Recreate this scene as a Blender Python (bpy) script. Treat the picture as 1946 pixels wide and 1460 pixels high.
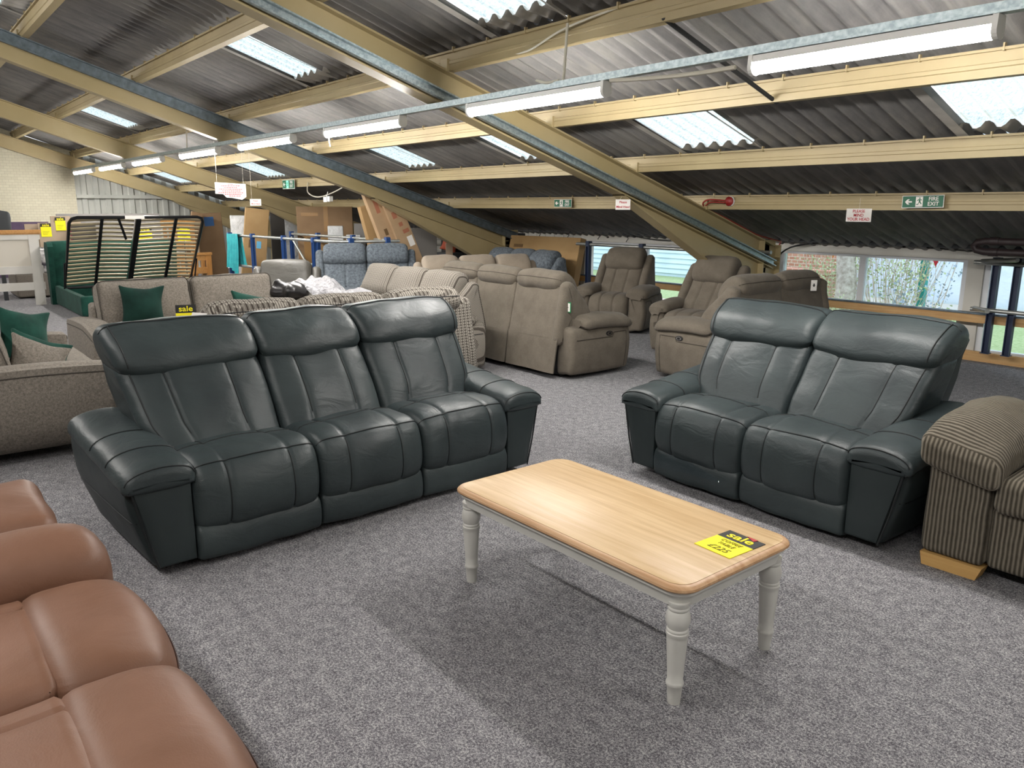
import bpy, math, random
from mathutils import Vector, Matrix, noise
random.seed(7)
PI=math.pi; R=math.radians
SC=bpy.context.scene; COL=SC.collection
for o in list(bpy.data.objects): bpy.data.objects.remove(o)
# ---------------------------------------------------------------- camera, sky, exposure
EYE=1.55; YAW=R(38.51)
cd=bpy.data.cameras.new('camera'); cam=bpy.data.objects.new('camera',cd); COL.objects.link(cam); SC.camera=cam
cd.sensor_fit='HORIZONTAL'; cd.sensor_width=36; cd.lens=36*1500.8/1946; cd.clip_end=300
_b=Matrix(((math.sin(YAW),-math.cos(YAW),0),(math.cos(YAW),math.sin(YAW),0),(0,0,1)))
_p=R(12.63); _r=R(.1735)
_F=Vector((0,math.cos(_p),-math.sin(_p))); _R=Vector((1,0,0)); _U=_R.cross(_F)
_R,_U=_R*math.cos(_r)+_U*math.sin(_r), -_R*math.sin(_r)+_U*math.cos(_r)
_F=_b@_F; _R=_b@_R; _U=_b@_U
m=Matrix((_R,_U,-_F)).transposed().to_4x4(); m.translation=(0,0,EYE); cam.matrix_world=m
SC.view_settings.view_transform='Standard'; SC.view_settings.look='None'
SC.view_settings.gamma=1; SC.view_settings.use_curve_mapping=False
SC.view_settings.exposure=0.72
SC.cycles.max_bounces=7; SC.cycles.diffuse_bounces=5; SC.cycles.transparent_max_bounces=8
SC.cycles.use_denoising=True
w=bpy.data.worlds.new('overcast_sky'); SC.world=w; w.use_nodes=True
bg=w.node_tree.nodes['Background']; bg.inputs[0].default_value=(.86,.93,1,1); bg.inputs[1].default_value=1.7
TUBE=85.0
# ---------------------------------------------------------------- materials
def lin(c):
    if isinstance(c,str): c=[int(c[i:i+2],16)/255 for i in (0,2,4)]
    return tuple((x/12.92 if x<=.04045 else ((x+.055)/1.055)**2.4) for x in c)+(1,)
MATS={}
class NT:
    def __init__(s,name):
        s.m=bpy.data.materials.new(name); s.m.use_nodes=True; s.t=s.m.node_tree; s.b=s.t.nodes['Principled BSDF']; s.out=s.t.nodes['Material Output']
        MATS[name]=s.m
    def n(s,ty,**k):
        q=s.t.nodes.new(ty)
        for a,v in k.items():
            if a.startswith('i_'):
                key=a[2:].replace('_',' ')
                s.put(q.inputs[key],v)
            elif a.startswith('j'): s.put(q.inputs[int(a[1:])],v)
            else: setattr(q,a,v)
        return q
    def put(s,inp,v):
        if isinstance(v,bpy.types.NodeSocket): s.t.links.new(v,inp)
        else: inp.default_value=v
    def set(s,**k):
        for a,v in k.items(): s.put(s.b.inputs[a.replace('_',' ')],v)
    def co(s,kind='Object',scale=(1,1,1),rot=(0,0,0)):
        c=s.n('ShaderNodeTexCoord'); mp=s.n('ShaderNodeMapping'); s.t.links.new(c.outputs[kind],mp.inputs[0]); mp.inputs['Scale'].default_value=scale; mp.inputs['Rotation'].default_value=rot
        return mp.outputs[0]
    def noise(s,vec,scale,detail=4,rough=.55,dist=0):
        return s.n('ShaderNodeTexNoise',i_Vector=vec,i_Scale=scale,i_Detail=detail,i_Roughness=rough,i_Distortion=dist).outputs['Fac']
    def ramp(s,f,stops):
        r=s.n('ShaderNodeValToRGB',i_Fac=f); e=r.color_ramp.elements
        while len(e)<len(stops): e.new(.5)
        for q,(p,c) in zip(e,stops): q.position=p; q.color=c if len(c)==4 else lin(c)
        return r.outputs[0]
    def math(s,op,a,b=0,c=0):
        q=s.n('ShaderNodeMath',operation=op,j0=a,j1=b)
        if c: q.inputs[2].default_value=c
        return q.outputs[0]
    def mix(s,f,a,b):
        q=s.n('ShaderNodeMix',data_type='RGBA'); s.put(q.inputs[0],f); s.put(q.inputs[6],a); s.put(q.inputs[7],b); return q.outputs[2]
    def bump(s,h,strength=.3,dist=.01,nrm=None):
        q=s.n('ShaderNodeBump',i_Height=h,i_Strength=strength,i_Distance=dist)
        if nrm is not None: s.put(q.inputs['Normal'],nrm)
        return q.outputs[0]
def plain(name,c,rough=.6,metal=0,c2=None,scale=3,bump=None,spec=.5,sheen=0,coat=0,stretch=(1,1,1)):
    t=NT(name); t.set(Roughness=rough,Metallic=metal); t.b.inputs['Specular IOR Level'].default_value=spec
    if sheen: t.set(Sheen_Weight=sheen)
    if coat: t.set(Coat_Weight=coat,Coat_Roughness=.25)
    v=t.co(scale=stretch)
    if c2: t.set(Base_Color=t.ramp(t.noise(v,scale,5),[(.35,lin(c)),(.65,lin(c2))]))
    else: t.set(Base_Color=lin(c))
    if bump: t.set(Normal=t.bump(t.noise(v,bump[0],4),bump[1],bump[2]))
    return t.m
def leather(name,c,c2,rough=.42,grain=260,wr=.35,spec=.5):
    t=NT(name); v=t.co()
    n1=t.noise(v,3.0,4); t.set(Base_Color=t.ramp(n1,[(.32,lin(c)),(.68,lin(c2))]))
    r=t.n('ShaderNodeMapRange',i_Value=t.noise(v,7,3)); r.inputs['To Min'].default_value=rough-.07; r.inputs['To Max'].default_value=rough+.1
    t.set(Roughness=r.outputs[0]); t.b.inputs['Specular IOR Level'].default_value=spec
    g=t.n('ShaderNodeTexVoronoi',i_Vector=v,i_Scale=grain).outputs['Distance']
    b1=t.bump(g,.12,.002); v2=t.co(scale=(1,1,2.2))
    b2=t.bump(t.noise(v2,6,5,.5,.8),wr,.02,b1); t.set(Normal=b2); return t.m
def fabric(name,c,c2,scale=220,mottle=60,rough=.95,bumps=.35,sheen=.2):
    t=NT(name); v=t.co()
    a=t.noise(v,mottle,3); b=t.noise(v,scale,2)
    f=t.math('MULTIPLY_ADD',b,.5,0); f=t.math('MULTIPLY_ADD',a,.5,0); f2=t.math('ADD',t.math('MULTIPLY',a,.55),t.math('MULTIPLY',b,.45))
    t.set(Base_Color=t.ramp(f2,[(.38,lin(c)),(.62,lin(c2))]),Roughness=rough,Sheen_Weight=sheen,Normal=t.bump(b,bumps,.004)); t.b.inputs['Specular IOR Level'].default_value=.2
    return t.m
# large surfaces
t=NT('carpet'); v=t.co()
n1=t.noise(v,120,4,.8); n2=t.noise(v,300,2,.7); n3=t.noise(v,.55,3); n4=t.noise(v,22,3,.6)
f=t.math('ADD',t.math('MULTIPLY',n1,.6),t.math('MULTIPLY',n2,.4)); f=t.math('ADD',f,t.math('MULTIPLY',t.math('SUBTRACT',n4,.5),.14))
base=t.ramp(f,[(.41,lin('38383c')),(.5,lin('7b7b7f')),(.59,lin('c9c8c6'))])
t.set(Base_Color=t.mix(t.math('MULTIPLY',n3,.32),base,lin('746c74')),Roughness=.97,Normal=t.bump(n1,.55,.008)); t.b.inputs['Specular IOR Level'].default_value=.12
t=NT('roof_cement'); v=t.co(); vs=t.co(scale=(6,.5,1))
a=t.noise(v,1.3,6,.65); b=t.noise(vs,4,5,.6)
f=t.math('ADD',t.math('MULTIPLY',a,.5),t.math('MULTIPLY',b,.5))
t.set(Base_Color=t.ramp(f,[(.34,lin('646363')),(.5,lin('7d7b79')),(.68,lin('928f89'))]),Roughness=.9,Normal=t.bump(t.noise(v,60,4),.25,.006))
t=NT('roof_light'); v=t.co()
a=t.noise(v,45,5,.7)
cr=t.ramp(a,[(.38,lin('9da9a8')),(.55,lin('c8d1cf'))])
sx_=t.n('ShaderNodeSeparateXYZ',i_Vector=v).outputs[0]; fr_=t.math('FRACT',t.math('DIVIDE',sx_,.146)); ln=t.math('LESS_THAN',t.math('ABSOLUTE',t.math('SUBTRACT',fr_,.3)),.07)
cr=t.mix(t.math('MULTIPLY',ln,t.math('MULTIPLY_ADD',a,.9,.1)),cr,lin('8c8468'))
tr=t.n('ShaderNodeBsdfTranslucent',i_Color=cr); di=t.n('ShaderNodeBsdfDiffuse',i_Color=cr); tp=t.n('ShaderNodeBsdfTransparent',i_Color=(.52,.57,.58,1))
mx=t.n('ShaderNodeMixShader',j0=.2,j1=tr.outputs[0],j2=tp.outputs[0]); t.t.links.new(mx.outputs[0],t.out.inputs[0])
plain('cream_steel','a8986f',.45,0,'b2a27c',1.2,(25,.06,.003))
plain('cream_purlin','ac9c76',.5,0,'9f8f6b',1.5,(25,.06,.003))
plain('flashing','bcb9b2',.7,0,'a9a6a0',6)
plain('galvanised','8d9ba0',.42,.75,'b4c0c2',38,(60,.1,.002))
plain('grey_strut','5d686d',.5,.5,'76828a',14)
t=NT('painted_brick'); v=t.co(rot=(0,R(90),0)); v=t.co()
sp=t.n('ShaderNodeSeparateXYZ',i_Vector=v); cb=t.n('ShaderNodeCombineXYZ',i_X=sp.outputs[1],i_Y=sp.outputs[2])
br=t.n('ShaderNodeTexBrick',i_Vector=cb.outputs[0],i_Scale=4.4); br.inputs['Color1'].default_value=lin('d6d1ba'); br.inputs['Color2'].default_value=lin('cfc9b2'); br.inputs['Mortar'].default_value=lin('b9b39c'); br.inputs['Mortar Size'].default_value=.012
t.set(Base_Color=br.outputs[0],Roughness=.7,Normal=t.bump(br.outputs[1],.35,-.01))
def brickmat(name,c1,c2,mo,axis=0,scale=4.4):
    t=NT(name); sp=t.n('ShaderNodeSeparateXYZ',i_Vector=t.co()); cb=t.n('ShaderNodeCombineXYZ',i_X=sp.outputs[axis],i_Y=sp.outputs[2])
    br=t.n('ShaderNodeTexBrick',i_Vector=cb.outputs[0],i_Scale=scale); br.inputs['Color1'].default_value=lin(c1); br.inputs['Color2'].default_value=lin(c2); br.inputs['Mortar'].default_value=lin(mo); br.inputs['Mortar Size'].default_value=.02
    t.set(Base_Color=br.outputs[0],Roughness=.85,Normal=t.bump(br.outputs[1],.4,-.01))
brickmat('white_block','b9b8b0','adaca4','8f8e88',0,2.2)
brickmat('outside_brick','a4705c','b5836e','c9c0b4',0,4)
plain('dado_purple','4b3a55',.6,0,'57445f',6)
plain('wall_white','cfcdc6',.6,0,'c4c1b8',2.5,(40,.08,.003))
plain('upvc','dfe2e6',.35)
t=NT('glass'); g=t.n('ShaderNodeBsdfTransparent',i_Color=(.93,.97,1,1)); gl=t.n('ShaderNodeBsdfGlossy',i_Roughness=.02); fr=t.n('ShaderNodeFresnel',i_IOR=1.3)
mx=t.n('ShaderNodeMixShader',j0=fr.outputs[0],j1=g.outputs[0],j2=gl.outputs[0]); t.t.links.new(mx.outputs[0],t.out.inputs[0])
def wood(name,c1,c2,axis=0,rough=.45,sc=1):
    t=NT(name); s=[22*sc,22*sc,22*sc]; s[axis]=1.1*sc
    v=t.co(scale=tuple(s)); n=t.noise(v,1.6,6,.6,.7); v3=t.co(); n2=t.noise(v3,2.5,3)
    f=t.math('ADD',t.math('MULTIPLY',n,.75),t.math('MULTIPLY',n2,.25))
    t.set(Base_Color=t.ramp(f,[(.36,lin(c1)),(.6,lin(c2))]),Roughness=rough,Normal=t.bump(n,.12,.002))
wood('oak_top','bf9c6c','d6b88c',0,.42); wood('oak_edge','b48a62','cba680',0,.45)
wood('oak_x','b07c42','c8965a',0); wood('oak_z','a8743c','c58f52',2); wood('timber_x','b98d58','cba673',0,.6); wood('plain_timber','c59a5c','d0a868',0,.6)
wood('slat_wood','a39678','b8ab8c',1,.5)
plain('grey_paint','c3c2bc',.45,0,'cbcac4',5,(30,.05,.002))
plain('white_paint','d9d6d0',.45,0,'cfccc4',4)
plain('panel_paint','cfc9bd',.5)
# upholstery
leather('navy_leather','2c3436','3a4344',.42,260,.3,.4); leather('navy_panel','283031','303839',.48,320,.08,.35); plain('navy_seam','101618',.6)
leather('brown_leather','765441','856250',.46,240,.22,.4); plain('brown_seam','40241a',.7)
fabric('taupe','5f584e','6d655a',120,9,.9,.12,.08); plain('taupe_seam','3b352d',.8)
fabric('taupe_light','94887a','a39686',120,7,.9,.1,.1)
fabric('bluegrey_fabric','4a5057','727a81',150,34,.95,.3,.05); plain('dark_seam','26282b',.8); plain('fabric_seam','47423b',.8)
fabric('grey_fabric','6c665e','8f877d',170,70,.95,.35,.05)
leather('grey_leather','504e49','5f5c56',.42,240,.5)
plain('green_velvet','133a31',.85,0,'1c4a3f',9,None,.2,.08); plain('green_dark','0e2a24',.85,0,'14362e',8,None,.2,.05)
t=NT('check_fabric'); v=t.co(scale=(58,58,58)); sp=t.n('ShaderNodeSeparateXYZ',i_Vector=v)
def _saw(o,lo): return t.math('GREATER_THAN',t.math('FRACT',o),lo)
xx=sp.outputs[0]; yz=t.math('ADD',sp.outputs[1],sp.outputs[2])
a=_saw(xx,.62); b=_saw(t.math('MULTIPLY',yz,1.0),.55)
d=t.math('MAXIMUM',t.math('MULTIPLY',a,.75),t.math('MULTIPLY',b,.65)); dd=t.math('MULTIPLY',a,b); f=t.math('SUBTRACT',d,t.math('MULTIPLY',dd,.35))
wv=t.math('GREATER_THAN',t.math('FRACT',t.math('MULTIPLY',xx,.5)),.76); f=t.math('MAXIMUM',f,t.math('MULTIPLY',wv,t.math('MULTIPLY_ADD',b,.5,.5)))
nz=t.noise(t.co(),300,2)
t.set(Base_Color=t.mix(f,t.mix(nz,lin('8d877d'),lin('b2aca2')),lin('3c3530')),Roughness=.95,Normal=t.bump(nz,.3,.003)); t.b.inputs['Specular IOR Level'].default_value=.15
def cord(name,axis):
    t=NT(name); v=t.co(); sp=t.n('ShaderNodeSeparateXYZ',i_Vector=v); wob=t.noise(v,9,3)
    cc=sp.outputs[axis]
    if axis==1:
        gn=t.n('ShaderNodeSeparateXYZ',i_Vector=t.n('ShaderNodeTexCoord').outputs['Normal']); fc=t.math('GREATER_THAN',t.math('ABSOLUTE',gn.outputs[1]),.72)
        cc=t.math('ADD',t.math('MULTIPLY',sp.outputs[0],fc),t.math('MULTIPLY',cc,t.math('SUBTRACT',1,fc)))
    s=t.math('SINE',t.math('ADD',t.math('MULTIPLY',cc,2*PI/.0175),t.math('MULTIPLY',wob,3.0)))
    s=t.math('MULTIPLY_ADD',s,.5,.5); n=t.noise(v,26,4,.6)
    f=t.math('ADD',t.math('MULTIPLY',s,.7),t.math('MULTIPLY',n,.35))
    t.set(Base_Color=t.ramp(f,[(.1,lin('38332b')),(.45,lin('5c564b')),(.85,lin('7f786b'))]),Roughness=.95,Sheen_Weight=.05,Normal=t.bump(s,.8,.006)); t.b.inputs['Specular IOR Level'].default_value=.15
cord('corduroy_upright',0); cord('corduroy_across',1)
# odds
plain('black','0c0c0d',.6); plain('black_metal','17181a',.4,.3); plain('chrome','c9c9c9',.2,1); plain('blue_paint','27487f',.45); plain('dark_blue_paint','1f2c47',.5)
plain('pipe_grey','9c9f9c',.35,.7,'b4b6b2',12); plain('turquoise','329fa4',.9,0,'288d94',14,(40,.5,.01)); plain('cardboard','98794f',.85,0,'a4865c',2.5,(30,.08,.003)); plain('cardboard_dark','80664a',.85,0,'8a7053',2)
plain('cardboard_pale','a58867',.85,0,'b19574',3); plain('tape','94703f',.35); plain('print_red','a3694f',.8); plain('print_dark','6b5233',.8)
plain('poly_wrap','c2c4c4',.3,0,'dcdedf',9,(14,.8,.03)); plain('white_plastic','98979a',.4,0,'a9a8ab',3,(9,1,.09)); plain('clear_white','e8e8e8',.3); plain('sign_yellow','f2e60a',.6); plain('sign_black','1d1c1a',.6); plain('sign_white','e9e5df',.5); plain('sign_red','b5202c',.6); plain('sign_green','1d6247',.5); plain('tag_green','1f7a48',.5); plain('pen','6f6c12',.7)
plain('dark_steel','2b2c2c',.8); plain('dark_pipe','33292a',.5); plain('red_paint','8e2320',.45); plain('red_cable','8d3028',.5); plain('white_cable','cfcabb',.5); plain('beige_board','a8957f',.7); plain('dark_board','33302c',.7); plain('maroon','6d2334',.7); plain('orange','a5482a',.7); plain('flag_red','c8323c',.7); plain('flag_orange','d7822d',.7)
plain('grey_board','827f7c',.7); plain('dark_grey','3a3d40',.7); plain('blue_label','2b5f98',.5); plain('cyan_label','5fa9cf',.5)
plain('pink_paving','bda79c',.9,0,'cbbcb2',6); plain('grass','8aa06a',.95,0,'a9b98a',30,(60,.8,.03)); plain('bark','b9b3aa',.8,0,'8e857a',16,(20,.5,.02)); plain('twig','b3a392',.8); plain('leaf_pale','95a67a',.8,0,'bcc79f',8); plain('dry_stem','a08a72',.8)
plain('tarpaulin','cbd7e4',.6,0,'d9e3ed',1.5,(3,.6,.05)); plain('pale_blue_cladding','c2d6e4',.5,0,'d0e2ee',2); plain('far_grey','8d9cac',.8); plain('teal_paint','2a8a86',.6); plain('path','b9b6ae',.9); plain('cladding','b9bbb4',.5,0,'a3a59f',1.2); plain('light_body','e6e6e2',.4)
t=NT('tube_glow'); em=t.n('ShaderNodeEmission',i_Color=(1,.965,.92,1),i_Strength=TUBE); t.t.links.new(em.outputs[0],t.out.inputs[0])
t=NT('exit_glow'); em=t.n('ShaderNodeEmission',i_Color=(.3,1,.6,1),i_Strength=1.2); t.t.links.new(em.outputs[0],t.out.inputs[0])
# ---------------------------------------------------------------- mesh helpers
class MB:
    def __init__(s): s.v=[]; s.f=[]
    def add(s,vs,fs,mat=None):
        o=len(s.v)
        s.v+= [tuple(mat@Vector(p)) for p in vs] if mat is not None else [tuple(p) for p in vs]
        s.f+=[tuple(i+o for i in f) for f in fs]; return s
    def box(s,x0,x1,y0,y1,z0,z1,mat=None):
        vs=[(x,y,z) for x in (x0,x1) for y in (y0,y1) for z in (z0,z1)]
        return s.add(vs,[(0,1,3,2),(4,6,7,5),(0,4,5,1),(2,3,7,6),(0,2,6,4),(1,5,7,3)],mat)
    def prism(s,poly,axis,a,b,mat=None):
        # poly: 2d points in the two other axes (in order), extruded along axis from a to b
        def P(p,t):
            if axis==0: return (t,p[0],p[1])
            if axis==1: return (p[0],t,p[1])
            return (p[0],p[1],t)
        n=len(poly); vs=[P(p,a) for p in poly]+[P(p,b) for p in poly]
        ar=sum(poly[i][0]*poly[(i+1)%n][1]-poly[(i+1)%n][0]*poly[i][1] for i in range(n))
        flip=(ar<0)^(axis==1)
        fs=[tuple(range(n-1,-1,-1)),tuple(range(n,2*n))]+[(i,(i+1)%n,n+(i+1)%n,n+i) for i in range(n)]
        if flip: fs=[tuple(reversed(f)) for f in fs]
        return s.add(vs,fs,mat)
    def tube(s,pts,r,n=8,closed=False,cap=True):
        pts=[Vector(p) for p in pts]; N=len(pts); vs=[]; fs=[]; u=None
        for i,p in enumerate(pts):
            a=pts[i-1] if (i>0 or closed) else p; b=pts[(i+1)%N] if (i<N-1 or closed) else p
            d=(b-a).normalized() if (b-a).length>1e-9 else Vector((0,0,1))
            if u is None: u=d.orthogonal().normalized()
            u=(u-d*u.dot(d)); u=u.normalized() if u.length>1e-6 else d.orthogonal().normalized()
            w_=d.cross(u); rr=r[i] if isinstance(r,(list,tuple)) else r
            for k in range(n):
                t_=2*PI*k/n; vs.append(p+(u*math.cos(t_)+w_*math.sin(t_))*rr)
        for i in range(N if closed else N-1):
            for k in range(n):
                a=i*n+k; b=i*n+(k+1)%n; c=((i+1)%N)*n+(k+1)%n; d=((i+1)%N)*n+k; fs.append((a,b,c,d))
        if cap and not closed: fs.append(tuple(range(n-1,-1,-1))); fs.append(tuple((N-1)*n+k for k in range(n)))
        return s.add(vs,fs)
    def lathe(s,prof,n=20,mat=None):
        vs=[];fs=[]
        for r,z in prof:
            for k in range(n): vs.append((r*math.cos(2*PI*k/n),r*math.sin(2*PI*k/n),z))
        for i in range(len(prof)-1):
            for k in range(n): fs.append((i*n+k,i*n+(k+1)%n,(i+1)*n+(k+1)%n,(i+1)*n+k))
        fs.append(tuple(range(n-1,-1,-1))); fs.append(tuple((len(prof)-1)*n+k for k in range(n)))
        return s.add(vs,fs,mat)
    def grid(s,fn,nu,nv,mat=None):
        vs=[fn(i/nu,j/nv) for i in range(nu+1) for j in range(nv+1)]
        fs=[(i*(nv+1)+j,(i+1)*(nv+1)+j,(i+1)*(nv+1)+j+1,i*(nv+1)+j+1) for i in range(nu) for j in range(nv)]
        return s.add(vs,fs,mat)
    def soft(s,c,h,r,puff=(0,0,0),seg=6,warp=None,mat=None,wr=0,wf=8,pw=2):
        # rounded, pillowed box
        def cs(hh):
            k=3; inner=hh-r; L=[-hh+0]; out=[]
            tt=[r*math.tan(R(45)*i/k) for i in range(k+1)]
            for t_ in reversed(tt): out.append(-(inner+t_))
            m_=seg
            for i in range(1,m_): out.append(-inner+2*inner*i/m_)
            for t_ in tt: out.append(inner+t_)
            return out
        r=min(r,min(h)*.98); X=[cs(q) for q in h]; key={}; vs=[]; fs=[]
        def vert(P):
            k_=(round(P[0],5),round(P[1],5),round(P[2],5))
            if k_ in key: return key[k_]
            Q=[max(-(h[i]-r),min(h[i]-r,P[i])) for i in range(3)]
            d=Vector([P[i]-Q[i] for i in range(3)]); d.normalize(); p=Vector(Q)+d*r
            for i in range(3):
                if puff[i]:
                    j,k2=[(1,2),(0,2),(0,1)][i]; g=(1-abs(P[j]/h[j])**pw)*(1-abs(P[k2]/h[k2])**pw)
                    p[i]+=puff[i]*max(g,0)*(P[i]/h[i])
            if wr: p+=d*wr*noise.noise(Vector(p)*wf+Vector(c)*3)
            p=p+Vector(c)
            if warp: p=Vector(warp(*p))
            vs.append(p); key[k_]=len(vs)-1; return key[k_]
        for ax in range(3):
            j,k2=[(1,2),(2,0),(0,1)][ax]
            for sg in (-1,1):
                for a in range(len(X[j])-1):
                    for b in range(len(X[k2])-1):
                        q=[]
                        for (aa,bb) in ((a,b),(a+1,b),(a+1,b+1),(a,b+1)):
                            P=[0,0,0]; P[ax]=sg*h[ax]; P[j]=X[j][aa]; P[k2]=X[k2][bb]; q.append(vert(P))
                        q=q if sg>0 else q[::-1]
                        if len(set(q))==4: fs.append(tuple(q))
        return s.add(vs,fs,mat)
def obj(name,mb,mat,parent=None,loc=(0,0,0),rot=(0,0,0),sharp=40,label=None):
    me=bpy.data.meshes.new(name); me.from_pydata(mb.v,[],mb.f); me.materials.append(MATS[mat]); me.update()
    if sharp is not None:
        me.polygons.foreach_set('use_smooth',[True]*len(me.polygons))
        try: me.set_sharp_from_angle(angle=R(sharp))
        except Exception: pass
    o=bpy.data.objects.new(name,me); COL.objects.link(o); o.location=loc; o.rotation_euler=rot
    if parent: o.parent=parent
    if label: o['label']=label
    return o
def tag(o,label,cat,group=None,kind=None):
    o['label']=label; o['category']=cat
    if group: o['group']=group
    if kind: o['kind']=kind
    return o
def thing(name,label,cat,loc=(0,0,0),rotz=0,group=None):
    o=bpy.data.objects.new(name,None); COL.objects.link(o); o.location=loc; o.rotation_euler=(0,0,rotz); o.empty_display_size=.1
    return tag(o,label,cat,group)
def struct(name,mb,mat,parent=None,sharp=40,**k):
    o=obj(name,mb,mat,parent,sharp=sharp,**k)
    if not parent: o['kind']='structure'
    return o
def text(s_,size,mat,parent,loc,rot=(R(90),0,0),bold=0,name='lettering',sx=1,shear=0,al='CENTER'):
    cu=bpy.data.curves.new('t','FONT'); cu.body=s_; cu.size=size; cu.align_x=al; cu.align_y='CENTER'; cu.offset=bold; cu.extrude=.0006; cu.shear=shear; cu.resolution_u=3
    o=bpy.data.objects.new('t',cu); COL.objects.link(o); dg=bpy.context.evaluated_depsgraph_get(); dg.update()
    me=bpy.data.meshes.new_from_object(o.evaluated_get(dg)); bpy.data.objects.remove(o); me.materials.clear(); me.materials.append(MATS[mat])
    q=bpy.data.objects.new(name,me); COL.objects.link(q); q.parent=parent; q.location=loc; q.rotation_euler=rot; q.scale=(sx,1,1); return q
def crom(P,m=4,closed=True):
    out=[]; n=len(P)
    for i in range(n if closed else n-1):
        p0,p1,p2,p3=[P[(i+k)%n] if closed else P[max(0,min(n-1,i+k))] for k in (-1,0,1,2)]
        for j in range(m):
            t_=j/m; out.append(tuple(.5*((2*b)+(-a+c)*t_+(2*a-5*b+4*c-d)*t_**2+(-a+3*b-3*c+d)*t_**3) for a,b,c,d in zip(p0,p1,p2,p3)))
    if not closed: out.append(tuple(P[-1]))
    return out
class Loft:
    """closed side profile swept along an axis with rounded, puffed ends and stitched grooves"""
    def __init__(s,prof,w,r=.04,puff=0,axis='x',c=0,gro=(),post=None,sub=4,seg=14,wr=0,wf=6,seed=0):
        P=crom(prof,sub) if sub>1 else list(prof); n=len(P)
        ar=sum(P[i][0]*P[(i+1)%n][1]-P[(i+1)%n][0]*P[i][1] for i in range(n))
        if ar<0: P=P[::-1]
        s.P=P; s.n=n; s.N=[]
        for i in range(n):
            tx=P[(i+1)%n][0]-P[i-1][0]; tz=P[(i+1)%n][1]-P[i-1][1]; L=math.hypot(tx,tz) or 1; s.N.append((tz/L,-tx/L))
        s.w=w; s.r=r; s.puff=puff; s.axis=axis; s.c=c; s.gro=gro; s.post=post; s.wr=wr; s.wf=wf; s.seed=seed
        k=4; X=[-w+r*(1-math.sin(R(90)*i/k)) for i in range(k,0,-1)]
        X=[-(w-r+r*math.sin(R(90)*i/k)) for i in range(k,0,-1)]
        inner=w-r; X+=[-inner+2*inner*i/seg for i in range(seg+1)]; X+=[-x for x in X[:k]][::-1]
        for g in gro:
            for d in (-1,-.5,0,.5,1): X.append(g[0]+d*g[2])
        s.X=sorted(set(round(x,5) for x in X))
    def at(s,x,i,off=0):
        i%=s.n; t_=max(0,abs(x)-(s.w-s.r)); ins=s.r-math.sqrt(max(0,s.r**2-t_**2))
        b=s.puff*(1-(min(1,abs(x)/s.w))**3)
        for g in s.gro: b-=g[1]*math.exp(-((x-g[0])/g[2]*1.6)**2)
        a=s.P[i][0]+s.N[i][0]*(b-ins+off); z=s.P[i][1]+s.N[i][1]*(b-ins+off)
        if s.wr:
            q=s.wr*noise.noise(Vector((x*s.wf+s.seed*7.3,a*s.wf*1.3,z*s.wf*.8))); a+=s.N[i][0]*q; z+=s.N[i][1]*q
        p=(x+s.c,a,z) if s.axis=='x' else (a,x+s.c,z)
        return s.post(*p) if s.post else p
    def near(s,a,z): return min(range(s.n),key=lambda i:(s.P[i][0]-a)**2+(s.P[i][1]-z)**2)
    def mb(s,m=None):
        m=m or MB(); vs=[s.at(x,i) for x in s.X for i in range(s.n)]; n=s.n; K=len(s.X); fs=[]
        for k in range(K-1):
            for i in range(n): fs.append((k*n+i,k*n+(i+1)%n,(k+1)*n+(i+1)%n,(k+1)*n+i))
        for k,rev in ((0,False),(K-1,True)):
            cc=[sum(vs[k*n+i][j] for i in range(n))/n for j in range(3)]; vs.append(tuple(cc)); ci=len(vs)-1
            for i in range(n):
                f=(k*n+i,ci,k*n+(i+1)%n); fs.append(f if not rev else f[::-1])
        if s.axis=='x': fs=[f[::-1] for f in fs]
        fs=[f[::-1] for f in fs]
        return m.add(vs,fs)
    def across(s,m,a,z,r=.0035,off=.001,x0=None,x1=None,n=24):
        i=s.near(a,z); x0=-s.w*.985 if x0 is None else x0; x1=s.w*.985 if x1 is None else x1
        m.tube([s.at(x0+(x1-x0)*k/n,i,off) for k in range(n+1)],r,6)
    def along(s,m,x,p,q,r=.0035,off=.001):
        i=s.near(*p); j=s.near(*q); L1=[(i+k)%s.n for k in range((j-i)%s.n+1)]; L2=[(i-k)%s.n for k in range((i-j)%s.n+1)]
        L_=L1 if len(L1)<=len(L2) else L2
        if len(L_)>1: m.tube([s.at(x,k,off) for k in L_],r,6)
def fixn(o):
    import bmesh
    b=bmesh.new(); b.from_mesh(o.data); bmesh.ops.recalc_face_normals(b,faces=b.faces); b.to_mesh(o.data); b.free(); return o
_obj=obj
def obj(*a,**k): return fixn(_obj(*a,**k))
def struct(name,mb,mat,parent=None,sharp=40,**k):
    o=obj(name,mb,mat,parent,sharp=sharp,**k)
    if not parent: o['kind']='structure'
    return o
# ================================================================ BUILDING
XE=-20.6; XR=5.0; YW=8.85; YB=-13.0; RIDGE=-2.0; TT=.32
zp=lambda y: 3.782-TT*y if y>=RIDGE else 3.782-TT*RIDGE-TT*(RIDGE-y)   # level of the purlin undersides
struct('floor',MB().grid(lambda u,v:(XE+(XR-XE)*u,YB+(YW+.1-YB)*v,0),2,2),'carpet')
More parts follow.
